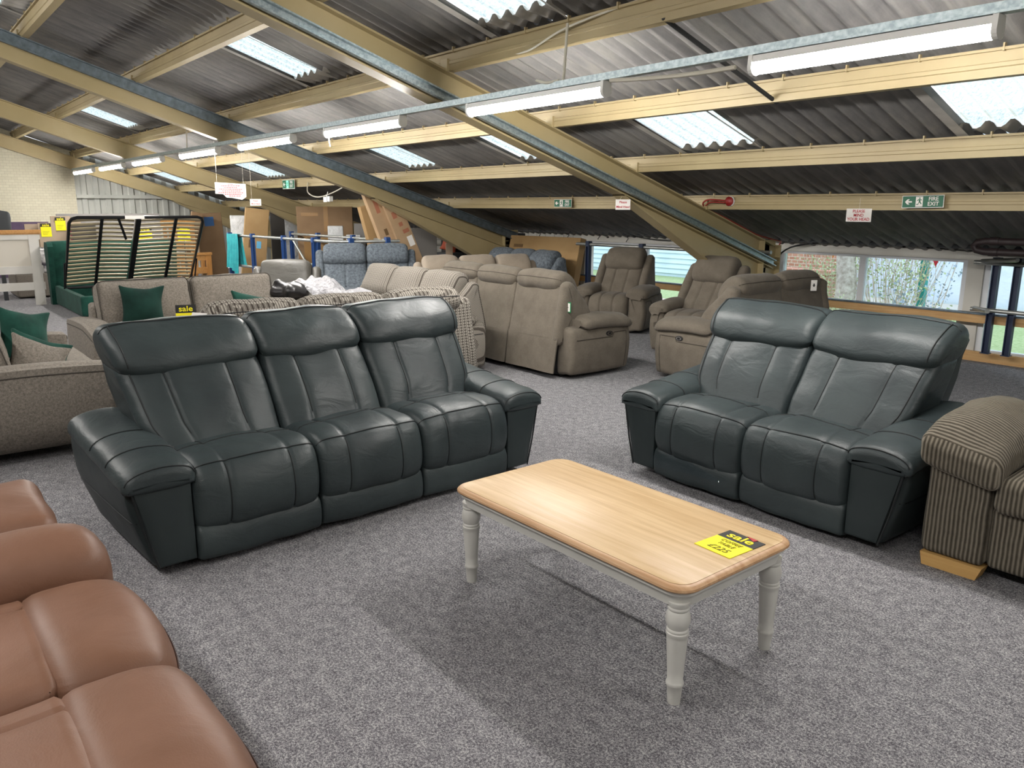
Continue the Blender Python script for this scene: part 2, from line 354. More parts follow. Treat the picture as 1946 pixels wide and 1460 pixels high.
# -- roof sheets with roof lights
PIT=.146; AMP=.026
LAPS=[9.2,8.3,7.15,6.0,4.85,3.72,2.6,1.5,.4,-.9,RIDGE]
LIGHTS={(6.0,4.85):[(-4.87,-4.1,'over the near bay, below the second tube light'),(-2.46,-1.55,'at the top right beside the nearest tube light'),(-7.16,-6.42,'behind the second rafter, lower row, right of a pair'),(-9.62,-8.9,'behind the second rafter, lower row, left of a pair'),(-14.55,-13.7,'above the far fire exit sign'),(-19.75,-18.95,'small and farthest, over the ribbed end wall')],
 (3.72,2.6):[(-4.82,-4.1,'at the top of the near bay, mostly cut off by the frame'),(-7.95,-7.35,'between the two nearest rafters, upper row'),(-14.65,-13.95,'far left between the distant rafters, upper row')],(1.5,.4):[(-9.9,-9.2,'corner of a roof light at the extreme top left')]}
def wave(x): 
    t_=(x/PIT)%1; return AMP*math.sin(2*PI*t_)+.004*math.sin(6*PI*t_)
wn=0
for k in range(len(LAPS)-1):
    yb,yt=LAPS[k],LAPS[k+1]; holes=LIGHTS.get((yb,yt),[])
    xs=[]; per=PIT/6; n=int((XR-XE)/per)
    def zz(x,y,yb=yb,yt=yt):
        return zp(y)+.15+AMP+wave(x)+.016*(1-(y-yt)/(yb-yt))-.004
    hol=[(round(a/per)*per,round(b/per)*per) for a,b,_ in holes]
    mbn=MB(); ye=yb+.07 if k else yb
    segs=[]; cur=XE
    for a,b in sorted(hol): segs.append((cur,a)); cur=b
    segs.append((cur,XR))
    for a,b in segs:
        nn=max(1,round((b-a)/per))
        mbn.grid(lambda u,v:(a+(b-a)*u,yt+(ye-yt)*v,zz(a+(b-a)*u,yt+(ye-yt)*v)),nn,1)
    struct('ceiling',mbn,'roof_cement',sharp=None if 0 else 80)
    for (a,b),(_,_,desc) in zip(hol,holes):
        wn+=1; nn=round((b-a)/per)
        g=struct('window_%d'%wn,MB().grid(lambda u,v:(a+(b-a)*u,yt-.03+(yb-.17-yt+.03)*v,zz(a+(b-a)*u,yt+(yb-.17-yt)*v)+.012),nn,1),'roof_light',sharp=80)
        struct('window_lap',MB().grid(lambda u,v:(a-.06+(b-a+.12)*u,yb-.20+(ye-yb+.2)*v,zz(a-.06+(b-a+.12)*u,yb-.2+.1*v)-.012),nn+4,1),'flashing',g,sharp=80)
        fr=MB(); z0=lambda y: zp(y)+.15
        for xa,wd in ((a-.075,.075),(b,.02)): fr.add([(xa,yt,z0(yt)-.006),(xa+wd,yt,z0(yt)-.006),(xa+wd,yb,z0(yb)-.006),(xa,yb,z0(yb)-.006)],[(0,1,2,3)])
        struct('window_frame',fr,'flashing',g,sharp=None)
struct('ceiling',MB().add([(XE,RIDGE,zp(RIDGE)+.17),(XR,RIDGE,zp(RIDGE)+.17),(XR,YB,zp(YB)+.17),(XE,YB,zp(YB)+.17)],[(0,1,2,3)]),'roof_cement')
# -- walls
struct('wall_back',MB().box(XE,XR,YB-.2,YB,0,zp(YB)+.2),'wall_white')
gab=[(YB,0),(9.0,0),(9.0,zp(9.0)+.15),(RIDGE,zp(RIDGE)+.15),(YB,zp(YB)+.15)]
struct('wall_right',MB().prism(gab,0,XR,XR+.2),'wall_white')
struct('wall_end',MB().prism([(YB,0),(3.72,0),(3.72,zp(3.72)+.16),(RIDGE,zp(RIDGE)+.15),(YB,zp(YB)+.15)],0,XE-.2,XE),'painted_brick')
struct('trim_1',MB().box(XE,XE+.03,YB,3.1,0,1.2),'dado_purple')
cl=MB(); prof=[]; y=3.72
while y<8.9:
    prof+=[(y,0),(y+.10,0),(y+.125,.035),(y+.225,.035)]; y+=.25
for i in range(len(prof)-1):
    (a,h),(b,h2)=prof[i],prof[i+1]
    cl.add([(XE-.04+h,a,0),(XE-.04+h2,b,0),(XE-.04+h2,b,zp(b)+.17),(XE-.04+h,a,zp(a)+.17)],[(0,1,2,3)])
struct('wall_cladding',cl,'cladding',sharp=20)
struct('trim_2',MB().box(XE,XE+.06,3.72,6.0,1.72,1.80),'cladding')
# window wall
wz=lambda x0,x1,z0,z1,y0=YW,y1=YW+.2: MB().box(x0,x1,y0,y1,z0,z1)
def multi(*boxes):
    m_=MB()
    for b in boxes: m_.box(*b)
    return m_
struct('wall_window',multi((XE,-9.35,YW,YW+.2,0,1.3),),'white_block')
struct('wall_window',multi((-9.35,XR,YW,YW+.2,1.03,1.28),(-6.02,-5.76,YW-.12,YW+.2,0,1.03),(-3.53,-3.37,YW,YW+.2,0,1.03),(-9.35,-9.27,YW,YW+.2,0,1.03),(-9.35,XR,YW,YW+.2,-.05,.06)),'wall_white')
def window(n,x0,x1,mull,z0=.06,z1=1.03):
    m_=MB(); t_=.055
    for a,b in ((x0,x0+t_),(x1-t_,x1)): m_.box(a,b,YW+.03,YW+.10,z0,z1)
    for a,b in ((z0,z0+t_),(z1-.03,z1)): m_.box(x0+t_,x1-t_,YW+.03,YW+.10,a,b)
    for c,wd in mull: m_.box(c-wd/2,c+wd/2,YW+.03,YW+.10,z0+t_,z1-.03)
    f=struct('window_%d'%n,m_,'upvc')
    cuts=[x0+t_]+[v for c,wd in mull for v in (c-wd/2,c+wd/2)]+[x1-t_]
    for i in range(0,len(cuts),2): obj('window_pane',MB().box(cuts[i],cuts[i+1],YW+.06,YW+.066,z0+t_,z1-.03),'glass',f)
window(wn+1,-5.76,-3.53,[(-4.68,.07)]); window(wn+2,-3.37,0.2,[(-1.6,.07)]); window(wn+3,.2,XR,[(2.6,.07)])
window(wn+4,-9.27,-6.02,[(-8.05,.13),(-6.88,.1)])
struct('baseboard_window',multi((-9.3,-6.05,YW-.05,YW,0,.10),(-5.7,XR,YW-.05,YW,0,.10)),'timber_x')
# timber rail along the glazing
t_=thing('timber_rail','long pale timber rail with a dark metal edge running along the low windows','rail',(0,8.7,0))
obj('board',multi((-9.25,-6.05,0,.03,.41,.495),(-5.7,XR,0,.03,.41,.495)),'timber_x',t_)
obj('metal_edge',multi((-9.25,-6.05,-.02,.05,.497,.515),(-5.7,XR,-.02,.05,.497,.515)),'grey_strut',t_)
for x in (-9.1,-6.2,-5.5,-2.6,.4,3.5): obj('bracket',MB().box(x-.02,x+.02,.03,.14,.40,.50),'grey_strut',t_)
# sill lip and cable clips on the frieze
for i,(x,z) in enumerate([(-5.6,1.16),(-4.95,1.15),(-4.2,1.14),(-8.75,1.10),(-7.2,1.1)]):
    tag(obj('wall_bolt',MB().lathe([(.012,0),(.012,.03),(.006,.034)],10),'dark_pipe',loc=(x,YW-.0,z),rot=(R(90),0,0)),['rusty bolt head on the white frieze beside the red cables','rusty bolt head above the near window, left one','rusty bolt head above the near window, right one','rusty bolt on the frieze above the far left window','rusty bolt on the frieze above the slim recliner window'][i],'bolt')
for i,(x,z) in enumerate([(-10.9+.6,1.13),(-9.6,1.12),(-8.9,1.12),(-8.3,1.1)]):
    HK=['small dark hook on the frieze, leftmost, above the big upright box','small dark hook on the frieze, second from left','small dark hook on the frieze, third from left, above the armchair','small dark hook on the frieze, rightmost, nearest the rafter foot']
    tag(obj('wall_hook',MB().tube([(0,0,.03),(0,-.05,.03),(.02,-.06,-.01),(-.02,-.06,-.05),(-.04,-.03,-.05)],.006,6),'dark_pipe',loc=(x,YW,z)),HK[i],'hook','hooks on the frieze')
# ---------------------------------------------------------------- rafters
def rafter(x,label,haunch=True,tray=None,y0=RIDGE,y1=8.3):
    t=thing('roof_rafter',label,'beam',(x,0,0))
    par=lambda a,b,ya=y0,yb_=y1:[(ya,zp(ya)+a),(yb_,zp(yb_)+a),(yb_,zp(yb_)+b),(ya,zp(ya)+b)]
    m_=MB().prism(par(-.265,-.015),0,-.006,.006)
    obj('web',m_,'cream_steel',t,sharp=None); 
    obj('top_flange',MB().prism(par(-.015,0),0,-.075,.075),'cream_steel',t,sharp=None)
    obj('bottom_flange',MB().prism(par(-.28,-.265),0,-.075,.075),'cream_steel',t,sharp=None)
    if haunch:
        H=lambda y:1.636-.5*(y-5.8)
        zr=lambda y:zp(y)-.28
        hm=MB().prism([(5.8,H(5.8)),(8.25,H(8.25)),(8.25,zr(8.25)),(5.8,zr(5.8))],0,-.006,.006)
        obj('haunch_web',hm,'cream_steel',t,sharp=None)
        obj('haunch_flange',MB().prism([(5.72,H(5.72)-.0),(8.25,H(8.25)),(8.25,H(8.25)-.014),(5.72,H(5.72)-.014)],0,-.075,.075),'cream_steel',t,sharp=None)
        obj('stiffener',MB().prism([(5.72,H(5.72)-.014),(5.735,H(5.72)-.014),(5.735,zp(5.735)-.28),(5.72,zp(5.72)-.28)],0,-.075,.075),'cream_steel',t,sharp=None)
    c=MB().box(-.006,.006,8.1,8.42,0,1.18).box(-.08,.08,8.09,8.10,0,1.20).box(-.08,.08,8.42,8.43,0,1.12)
    for z in (1.0,.93,.86,.79): c.box(.006,.03,8.12,8.2,z,z+.012)
    obj('column',c,'cream_steel',t,sharp=None)
    for i in range(7):
        yy=7.03-1.1*i
        obj('purlin_cleat',MB().box(.0,.09,yy-.05,yy+.01,zp(yy)+0.0,zp(yy)+.09),'cream_steel',t,sharp=None)
    return t
def tray(x,a,b,label,mat,ya,yb):
    P=lambda a,b:[(ya,zp(ya)+a),(yb,zp(yb)+a),(yb,zp(yb)+b),(ya,zp(ya)+b)]
    o=obj('cable_tray',MB().prism(P(a,b),0,0,.012).prism(P(a,a+.012),0,0,.05).prism(P(b-.012,b),0,0,.05),mat,loc=(x,0,0),sharp=None)
    return tag(o,label,'cable tray')
rafter(-5.54,'nearest cream steel rafter crossing the picture with a deep haunch at the window wall')
rafter(-10.44,'second cream steel rafter, passing behind the leaning tall cardboard boxes')
rafter(-15.34,'third cream steel rafter, behind the hanging text notice')
rafter(-20.25,'farthest cream steel rafter, lying against the end wall')
tray(-5.44,-.262,-.19,'bright galvanised cable tray along the foot of the nearest rafter','galvanised',.2,8.25)
tray(-10.30,-.13,0.0,'dull grey steel strut running above the second rafter','grey_strut',-1.5,8.3)
tag(obj('steel_post',MB().box(-10.36,-10.22,8.25,8.4,0,1.13),'dark_grey'),'dark steel post behind the large cardboard box at the window wall','post')
tray(-16.4,-.16,-.10,'thin dark strut crossing the third bay by the hanging notice','dark_grey',4.6,8.3)
# ---------------------------------------------------------------- purlins
PL=['lowest cream purlin, at eye height, carrying the fire exit signs','second cream purlin from the eaves, under the lower row of roof lights','third cream purlin, passing just beyond the tube lights','fourth cream purlin, directly on the near side of the tube lights','fifth cream purlin, above the upper row of roof lights','sixth cream purlin, seen at the upper left corner','seventh cream purlin, barely seen at the top left corner']
for i in range(7):
    y=7.03-1.1*i; z=zp(y)
    m_=MB()
    m_.prism([(y-.03,z),(y+.045,z),(y+.045,z+.018),(y-.018,z+.018),(y-.018,z+.13),(y-.05,z+.13),(y-.05,z+.145),(y-.03,z+.145)],0,XE,XR)
    m_.prism([(y-.036,z+.05),(y-.03,z+.045),(y-.03,z+.075),(y-.036,z+.07)],0,XE,XR)
    x=XR-.3
    while x>XE:
        m_.box(x,x+.010,y-.055,y-.03,z+.125,z+.165); x-=.438
    tag(obj('roof_purlin',m_,'cream_purlin',sharp=None),PL[i],'beam')
tag(obj('sag_bar',MB().tube([(-3.27,3.70,zp(3.7)+.01),(-3.26,4.86,zp(4.86)+.01)],.014,8),'dark_steel'),'short dark steel bar bridging two purlins left of the nearest tube light','bar')  # steel bar in its own even dark colour
# ---------------------------------------------------------------- tube lights
tag(obj('lighting_channel',MB().box(-20,XR,3.585,3.625,2.30,2.345).box(-20,XR,3.57,3.585,2.30,2.31),'galvanised',sharp=None),'long galvanised channel carrying the row of tube lights','channel')
LX=[(-2.567,-1.437),(-5.031,-3.618),(-7.436,-6.01),(-9.78,-8.25),(-12.124,-10.601),(-14.755,-13.116),(-17.269,-15.521),(-19.76,-17.95)]
LN=['nearest and largest white tube light, at the upper right','second tube light from the right, over the nearest rafter','third tube light from the right, with a small pull cord','fourth tube light from the right, before the second rafter','fifth tube light from the right, beside a hanging white wire','sixth tube light from the right','seventh tube light from the right','farthest tube light, at the end wall']
def tube_light(xa,xb,label,y=3.6,z=2.24):
    L=xb-xa; t=thing('tube_light',label,'ceiling light',((xa+xb)/2,y,z),0,'tube lights in the row')
    obj('body',MB().prism([(-.036,.022),(.036,.022),(.03,.055),(-.03,.055)],0,-L/2,L/2),'light_body',t,sharp=None)
    pr=[(.036,.022),(-.036,.022)]+[(.036*math.cos(a),-.0+.034*math.sin(a)) for a in [PI+PI*k/8 for k in range(9)]]
    obj('diffuser',MB().prism(pr,0,-L/2+.02,L/2-.02),'tube_glow',t,sharp=50)
    for sx in (-1,1):
        e=MB().prism([(p[0]*1.12,p[1]*1.12) for p in pr][2:]+[(.035,.058),(-.035,.058)],0,sx*L/2-.012*(sx<0)*1-.01*(sx>0),sx*L/2+.012)
        obj('end_cap',e,'light_body',t,sharp=None)
    return t
TL=[tube_light(a,b,n_) for (a,b),n_ in zip(LX,LN)]
obj('pull_cord',MB().tube([(-.68,-.0,-.03),(-.675,-.0,-.08),(-.66,0,-.12)],.006,6),'white_cable',TL[2])
for i,a in enumerate([-17,-14.5,-12,-9.5,-7,-4.5,-2,.5]): tube_light(a,a+1.5,'added fill tube light out of view, %s from the end wall'%['first','second','third','fourth','fifth','sixth','seventh','eighth'][i],-1.2,3.55)  # unseen row of fill tubes, added to brighten the room
tube_light(.6,2.1,'added extra tube light beyond the near end of the row, out of view')  # extra tube out of view, added past the visible row
def cable(pts,r,mat,label,cat='cable',name='hanging_cable'): return tag(obj(name,MB().tube(crom(pts,6,False),r,6),mat),label,cat)
cable([(-4.9,3.72,2.62),(-4.5,3.70,2.60),(-4.05,3.67,2.68),(-3.4,3.70,2.74),(-2.6,3.70,2.76),(-1.2,3.7,2.76)],.007,'white_cable','white cable looping along the purlin above the second tube light')
cable([(-4.04,3.66,2.70),(-4.03,3.64,2.55),(-4.02,3.62,2.40),(-4.02,3.61,2.35)],.009,'white_cable','white cable dropping from the purlin to the second tube light')
cable([(-4.05,3.60,2.35),(-4.15,3.58,2.345),(-4.25,3.58,2.37)],.009,'white_cable','short curl of white cable on the lighting channel')
cable([(-3.55,3.57,2.29),(-3.2,3.56,2.262),(-2.9,3.56,2.25),(-2.65,3.56,2.25)],.012,'white_cable','sagging white conduit between the two nearest tube lights')
cable([(-11.8,3.6,2.74),(-11.82,3.6,2.55),(-11.85,3.6,2.35)],.008,'white_cable','thin white wire hanging to the fifth tube light')
# ---------------------------------------------------------------- signs
def plate(name,label,cat,w_,h_,mat,loc,rz=0,rx=0,th=.004,group=None):
    t=thing(name,label,cat,loc,rz,group); t.rotation_euler=(rx,0,rz)
    obj('panel',MB().box(-w_/2,w_/2,-th/2,th/2,-h_/2,h_/2),mat,t,sharp=None); return t
def exit_sign(label,x,y,z,w_,tilt=0,lit=False):
    h_=w_*.30; t=plate('fire_exit_sign',label,'sign',w_,h_,'sign_white',(x,y,z)); t.rotation_euler=(0,tilt,0)
    s_=w_; f=-.0035
    obj('green_field',MB().box(-s_*.485,s_*.485,-.0045,-.002,-h_*.45,h_*.45),'sign_green',t,sharp=None)
    ar=[(-.42,0),(-.36,.07),(-.31,.07),(-.35,.02),(-.25,.02),(-.25,-.02),(-.35,-.02),(-.31,-.07),(-.36,-.07)]
    obj('arrow',MB().prism([(a*s_,b*s_*.9) for a,b in ar],1,-.008,-.0045),'sign_white',t,sharp=None)
    obj('doorway',MB().box(-s_*.16,s_*.01,-.0075,-.0045,-h_*.4,h_*.4),'exit_glow' if lit else 'sign_white',t,sharp=None)
    man=MB().lathe([(.016*s_,0),(.016*s_,.002)],10,Matrix.Translation((-.065*s_,-.0075,.085*s_))@Matrix.Rotation(R(90),4,'X'))
    for pts in ([(-.09,.06),(-.05,.065),(-.045,0),(-.08,-.005)],[(-.08,0),(-.05,0),(-.01,-.05),(-.03,-.06)],[(-.08,0),(-.06,-.01),(-.10,-.05),(-.14,-.055),(-.14,-.075),(-.09,-.07)],[(-.09,.06),(-.085,.04),(-.125,.02),(-.13,.035)],[(-.05,.06),(-.05,.04),(-.01,.03),(-.01,.045)]):
        man.prism([(a*s_,b*s_) for a,b in pts],1,-.0095,-.0075)
    obj('running_figure',man,'sign_green',t,sharp=None)
    text('FIRE',s_*.13,'sign_white',t,(s_*.26,-.0065,s_*.060),bold=.0006); text('EXIT',s_*.13,'sign_white',t,(s_*.26,-.0065,-s_*.060),bold=.0006)
    return t
exit_sign('green FIRE EXIT sign with left arrow, nearest, on the purlin at the right',-3.19,6.95,1.605,.345,R(-1))
exit_sign('green FIRE EXIT sign with left arrow, on the purlin left of the nearest rafter',-7.7,6.95,1.60,.33)
exit_sign('small glowing green exit sign on the far purlin above the boxes',-13.7,5.85,1.93,.52,0,True)
t=plate('hanging_sign','white card reading PLEASE MIND YOUR HEAD hanging below the exit sign purlin','sign',.235,.115,'sign_white',(-3.73,6.93,1.488))
for i,s_ in enumerate(['PLEASE','MIND','YOUR HEAD']): text(s_,.037,'sign_red',t,(0,-.004,.034-.035*i),bold=.0005)
obj('string',MB().tube([(0,0,.056),(.002,0,.15)],.0015,5),'white_cable',t)
t=plate('hanging_sign','small white card reading Please Mind Head on the haunch of the nearest rafter','sign',.145,.098,'sign_white',(-5.50,5.75,1.577),R(55))
for i,s_ in enumerate(['Please','Mind Head']): text(s_,.03,'sign_red',t,(0,-.004,.022-.044*i),bold=.0004)
obj('string',MB().tube([(-.03,0,.049),(.03,.0,.14),(.06,0,.05)],.0015,5),'white_cable',t)
t=thing('hanging_sign','large white notice of red capital lines with a torn lower edge hanging mid-air','sign',(-11,3.87,1.76),R(62))
obj('panel',MB().prism([(-.2,.105),(.2,.085),(.2,-.085),(.14,-.125),(.02,-.10),(-.06,-.095),(-.1,-.05),(-.2,-.045)],1,-.003,.003),'sign_white',t,sharp=None)
for x in (-.17,.17): obj('string',MB().tube([(x,0,.085),(x,0,.84)],.0015,4),'white_cable',t)
for i in range(8):
    wd=[.06,.24,.17,.30,.25,.32,.22,.15][i]; xc=[0,0,0,0,.01,.0,.03,.05][i]
    m_=MB(); x=-wd/2
    while x<wd/2: q=.012+.014*random.random(); m_.box(xc+x,min(xc+x+q,xc+wd/2),-.0055,-.003,.080-.022*i-.005,.080-.022*i+.005); x+=q+.006
    obj('print_line',m_,'sign_red',t,sharp=None)
t=plate('hanging_sign','small white card beside the second rafter, beneath the torn notice','sign',.15,.09,'sign_white',(-11.2,4.28,1.605),R(62))
for i,s_ in enumerate(['Please','Mind Head']): text(s_,.027,'sign_red',t,(0,-.004,.02-.04*i),bold=.0003)
obj('string',MB().tube([(-.05,0,.04),(-.05,0,.86)],.0015,4),'white_cable',t)
# fire bell with red cables
t=thing('fire_bell','dark red round alarm bell on the lowest purlin beside the nearest rafter','alarm bell',(-5.16,6.98,1.615))
obj('gong',MB().lathe([(.045,0),(.048,.02),(.03,.04),(.01,.045)],20,Matrix.Rotation(R(90),4,'X')),'red_paint',t)
obj('backing_ring',MB().lathe([(.052,-.01),(.052,.0),(.045,.004)],20,Matrix.Rotation(R(90),4,'X')),'light_body',t)
cable([(-5.2,6.96,1.62),(-5.42,6.95,1.63),(-5.5,7.0,1.56),(-5.47,7.4,1.42),(-5.47,7.8,1.29),(-5.47,8.0,1.235),(-5.5,8.4,1.17),(-5.62,8.66,1.14),(-5.72,8.68,1.0),(-5.75,8.68,.7),(-5.76,8.68,.2)],.009,'red_cable','red fire alarm cable running from the bell down the rafter to the wall')
cable([(-5.2,6.95,1.60),(-5.38,6.95,1.605),(-5.46,6.97,1.57)],.008,'red_cable','short red cable curling under the alarm bell')
cable([(-6.0,8.78,.45),(-5.85,8.74,.75),(-5.6,8.75,1.05),(-5.2,8.78,1.15),(-4.8,8.8,1.2)],.011,'black','black cable rising along the window head beside the red cable')
cable([(-4.8,8.80,1.20),(-3.9,8.8,1.14),(-3.2,8.8,1.12),(-2,8.8,1.12)],.005,'black','thin dark wire along the frieze above the near window')
cable([(-8.3,8.8,1.15),(-7.7,8.78,1.10),(-6.9,8.8,1.12)],.006,'black','thin dark wire sagging along the frieze above the far windows')
# eaves angle and big pipe
struct('trim_3',MB().box(-20,XR,8.72,8.8,1.15,1.19),'dark_grey')
pp=[(XR,8.2,1.25),(-3.14,8.2,1.25),(-3.21,8.2,1.235),(-3.24,8.2,1.20),(-3.21,8.2,1.165),(-3.14,8.2,1.15),(XR,8.2,1.15)]
tag(obj('drain_pipe',MB().tube(pp,.034,12).tube([(-3.1,8.2,1.25),(-3.02,8.2,1.25)],.04,12).tube([(-3.1,8.2,1.15),(-3.02,8.2,1.15)],.04,12),'dark_pipe'),'thick brown pipe folded back in a U bend under the eaves at the right','pipe')
# boxy white emergency lamp and wire near the far purlin
cable([(-13.0,5.9,1.95),(-12.8,5.8,1.78),(-12.3,5.75,1.70),(-11.8,5.8,1.78),(-11.4,5.9,1.93)],.01,'white_cable','white wire drooping between far purlins above the big brown box')
tag(obj('socket_box',MB().box(-12.06,-11.94,5.72,5.78,1.62,1.70).box(-11.92,-11.84,5.72,5.78,1.63,1.71).tube([(-12.0,5.75,1.70),(-11.99,5.77,1.78)],.008,6),'light_body'),'small white twin socket box hanging from the drooping wire','socket')
# ================================================================ FURNITURE
def navy_sofa(n,label,loc,rz,sw=.6):
    t=thing('recliner_sofa',label,'sofa',loc,rz)
    W=n*sw/2; seam=MB()
    obj('base',MB().box(-W-.10,W+.10,.05,.86,.03,.30),'black',t,sharp=None)
    for sx in (-1,1):
        for y in (.12,.8): obj('foot',MB().lathe([(.03,0),(.03,.035)],10,Matrix.Translation((sx*(W+.05),y,0))),'black',t)
    for i in range(n):
        xi=-W+sw*(i+.5); L_=1 if i==0 else 0; R_=1 if i==n-1 else 0
        def flare(x,y,z,L_=L_,R_=R_,xi=xi):
            f=.055*max(0,min(1,(z-.42)/.14))+max(0,(z-.5)/.48)*.075; u=(x-xi)/(sw/2)
            if L_: x-=f*max(0,(1-u)/2)
            if R_: x+=f*max(0,(1+u)/2)
            return (x,y,z)
        seat=Loft([(.44,.43),(.30,.462),(.15,.474),(.05,.465),(-.005,.438),(-.035,.39),(-.05,.32),(-.048,.25),(-.03,.195),(.0,.172),(.06,.18),(.12,.3),(.42,.33)],sw/2-.002,.045,.022,c=xi,gro=((-.15,.006,.02),(.15,.006,.02)),wr=.012,wf=5,seed=i+n*3,seg=18)
        so=obj('seat',seat.mb(),'navy_leather',t,sharp=60); sm=MB()
        seat.across(sm,.0,.443); 
        seat.across(sm,.22,.47,.003)
        for x in (-.15,.15): seat.along(sm,x,(.0,.44),(-.03,.20),.003)
        for x in (-.15,.15): seat.along(sm,x,(.22,.47),(.34,.45),.003)
        obj('stitching',sm,'navy_seam',so)
        fp=Loft([(-.018,.185),(-.036,.15),(-.04,.10),(-.03,.045),(.0,.03),(.05,.035),(.06,.17),(.02,.195)],sw/2-.003,.02,.006,c=xi,wr=.007,wf=7,seed=i+20)
        obj('footrest_panel',fp.mb(),'navy_leather',t,sharp=60)
        bk=Loft([(.335,.42),(.355,.48),(.40,.57),(.46,.66),(.525,.75),(.57,.80),(.62,.82),(.78,.82),(.74,.62),(.62,.43),(.46,.39),(.37,.395)],sw/2-.003,.04,.028,c=xi,gro=((-.13,.007,.02),(.13,.007,.02)),post=flare,wr=.013,wf=5,seed=i*5+n,seg=18)
        bo=obj('backrest',bk.mb(),'navy_leather',t,sharp=60); sm=MB()
        for x in (-.13,.13): bk.along(sm,x,(.365,.49),(.56,.79),.003)
        obj('stitching',sm,'navy_seam',bo)
        def hd(x,y,z,xi=xi,flare=flare):
            u=(x-xi)/(sw/2); k=max(0,min(1,(.90-z)/.13)); z-=.028*(1-u*u)*k; y-=.01*(1-u*u)*k
            return flare(x,y,z)
        h=Loft([(.585,.785),(.548,.80),(.535,.83),(.555,.88),(.60,.93),(.67,.975),(.74,.99),(.81,.975),(.85,.93),(.84,.85),(.76,.79)],sw/2-.002,.045,.018,c=xi,post=hd,wr=.012,wf=6,seed=i*9+4,seg=18)
        ho=obj('headrest',h.mb(),'navy_leather',t,sharp=60); sm=MB()
        h.across(sm,.70,.985,.004,.002)
        # side piping
        for sx,fl in ((-1,L_),(1,R_)):
            if fl:
                x=sx*(sw/2-.045); h.along(sm,x,(.545,.82),(.70,.985),.0035,.002); m2=MB(); bk.along(m2,x,(.345,.45),(.56,.79),.0035,.002); obj('piping',m2,'navy_seam',bo)
        obj('stitching',sm,'navy_seam',ho)
    def shf(x,y,z):
        f=.05*max(0,min(1,(z-.42)/.14))+max(0,(z-.5)/.48)*.07; return (x*(1+f/W*.95),y,z)
    obj('back_shell',Loft([(.56,.10),(.60,.42),(.78,.80),(.83,.88),(.875,.90),(.90,.85),(.90,.10)],W-.015,.03,0,post=shf,seg=20).mb(),'navy_panel',t,sharp=50)
    for sx in (-1,1):
        def fx(x,y,z,sx=sx): 
            k=1+.16*max(0,y-.05)*(1 if z>.3 else 0)
            return (sx*(W+x),y,z*k)
        body=Loft([(.0,.05),(.0,.25),(.0,.41),(.03,.435),(.14,.44),(.235,.43),(.255,.39),(.245,.30),(.20,.14),(.165,.045),(.09,.04)],.425,.03,.004,axis='y',c=.445,post=lambda x,y,z,sx=sx:(sx*(W+x),y+(.0 if z>.2 else (-.10*(y/.87)*(.2-z)/.2)),z*(1+.15*max(0,y-.05)*(z>.3))),sub=3,seg=14)
        ab=obj('arm_side',body.mb(),'navy_panel',t,sharp=50); sm=MB()
        body.across(sm,.238,.27,.003)
        obj('stitching',sm,'navy_seam',ab)
        def warp(x,y,z,sx=sx):
            u=(z-.05)/.37; xo=.155+.085*u  # outer edge
            return (sx*(W+.004+(x)*xo),y,z)
        fm=MB().soft((.5,.0,.230),(.5,.022,.183),.016,(0,.006,0),4,warp=warp)
        obj('arm_front_panel',fm,'navy_panel',t,sharp=50)
        pm=MB(); pts=[(.165,.045),(.205,.2),(.243,.40)]
        pm.tube([(sx*(W+a),-.018,b) for a,b in pts],.005,6); obj('piping',pm,'navy_seam',t)
        cap=Loft([(-.016,.412),(-.022,.45),(-.006,.488),(.05,.510),(.13,.517),(.21,.507),(.262,.482),(.280,.445),(.268,.412),(.20,.402),(.13,.402),(.05,.402)],.42,.038,0,axis='y',c=.383,post=lambda x,y,z,sx=sx:(sx*(W+x),y,z+.11*max(0,y-.1)-.012*max(0,(.05-y)/.05)),sub=3,wr=.004,seg=18)
        co=obj('armrest',cap.mb(),'navy_leather',t,sharp=60); sm=MB()
        for yc in (.20,.42):
            sm.tube([cap.at(yc-.385,i,.001) for i in range(cap.near(-.01,.48),cap.near(-.01,.48)+0)] or [(0,0,0),(0,0,.0001)],.001,3) if 0 else None
            idx=[i for i in range(cap.n) if cap.P[i][1]>.455]; idx.sort(key=lambda i:cap.P[i][0])
            sm.tube([cap.at(yc-.385,i,.001) for i in idx],.0035,6)
        cap.across(sm,.270,.415,.004,.001)
        sm.tube([cap.at(-.418+.012,i,.001) for i in idx],.003,6)
        obj('stitching',sm,'navy_seam',co)
        if sx<0:
            b_=MB().lathe([(.012,0),(.012,.004)],12,Matrix.Translation((-(W+.252),.34,.37))@Matrix.Rotation(R(-90),4,'Y'))
            obj('control_button',b_,'chrome',ab)
    return t
S3=navy_sofa(3,"dark navy leather three seater recliner sofa in the left foreground",(-3.43,1.82,0),R(93.5))
S2=navy_sofa(2,'dark navy leather two seater recliner sofa behind the coffee table',(-2.345,3.42,0),0,.59)
m_=MB(); 
m_.grid(lambda u,v:(-.585+.5*u+.02,-.052-.006*math.sin(9*u)-.01*v,.165+.03*math.sin(3*u+1)*(1-v)-.07*v*(1-.5*u)),16,3)
tag(obj('plastic_wrap',m_,'glass',loc=(-2.345,3.40,0)),'clear plastic film still stuck on the left footrest of the two seater','wrapping')
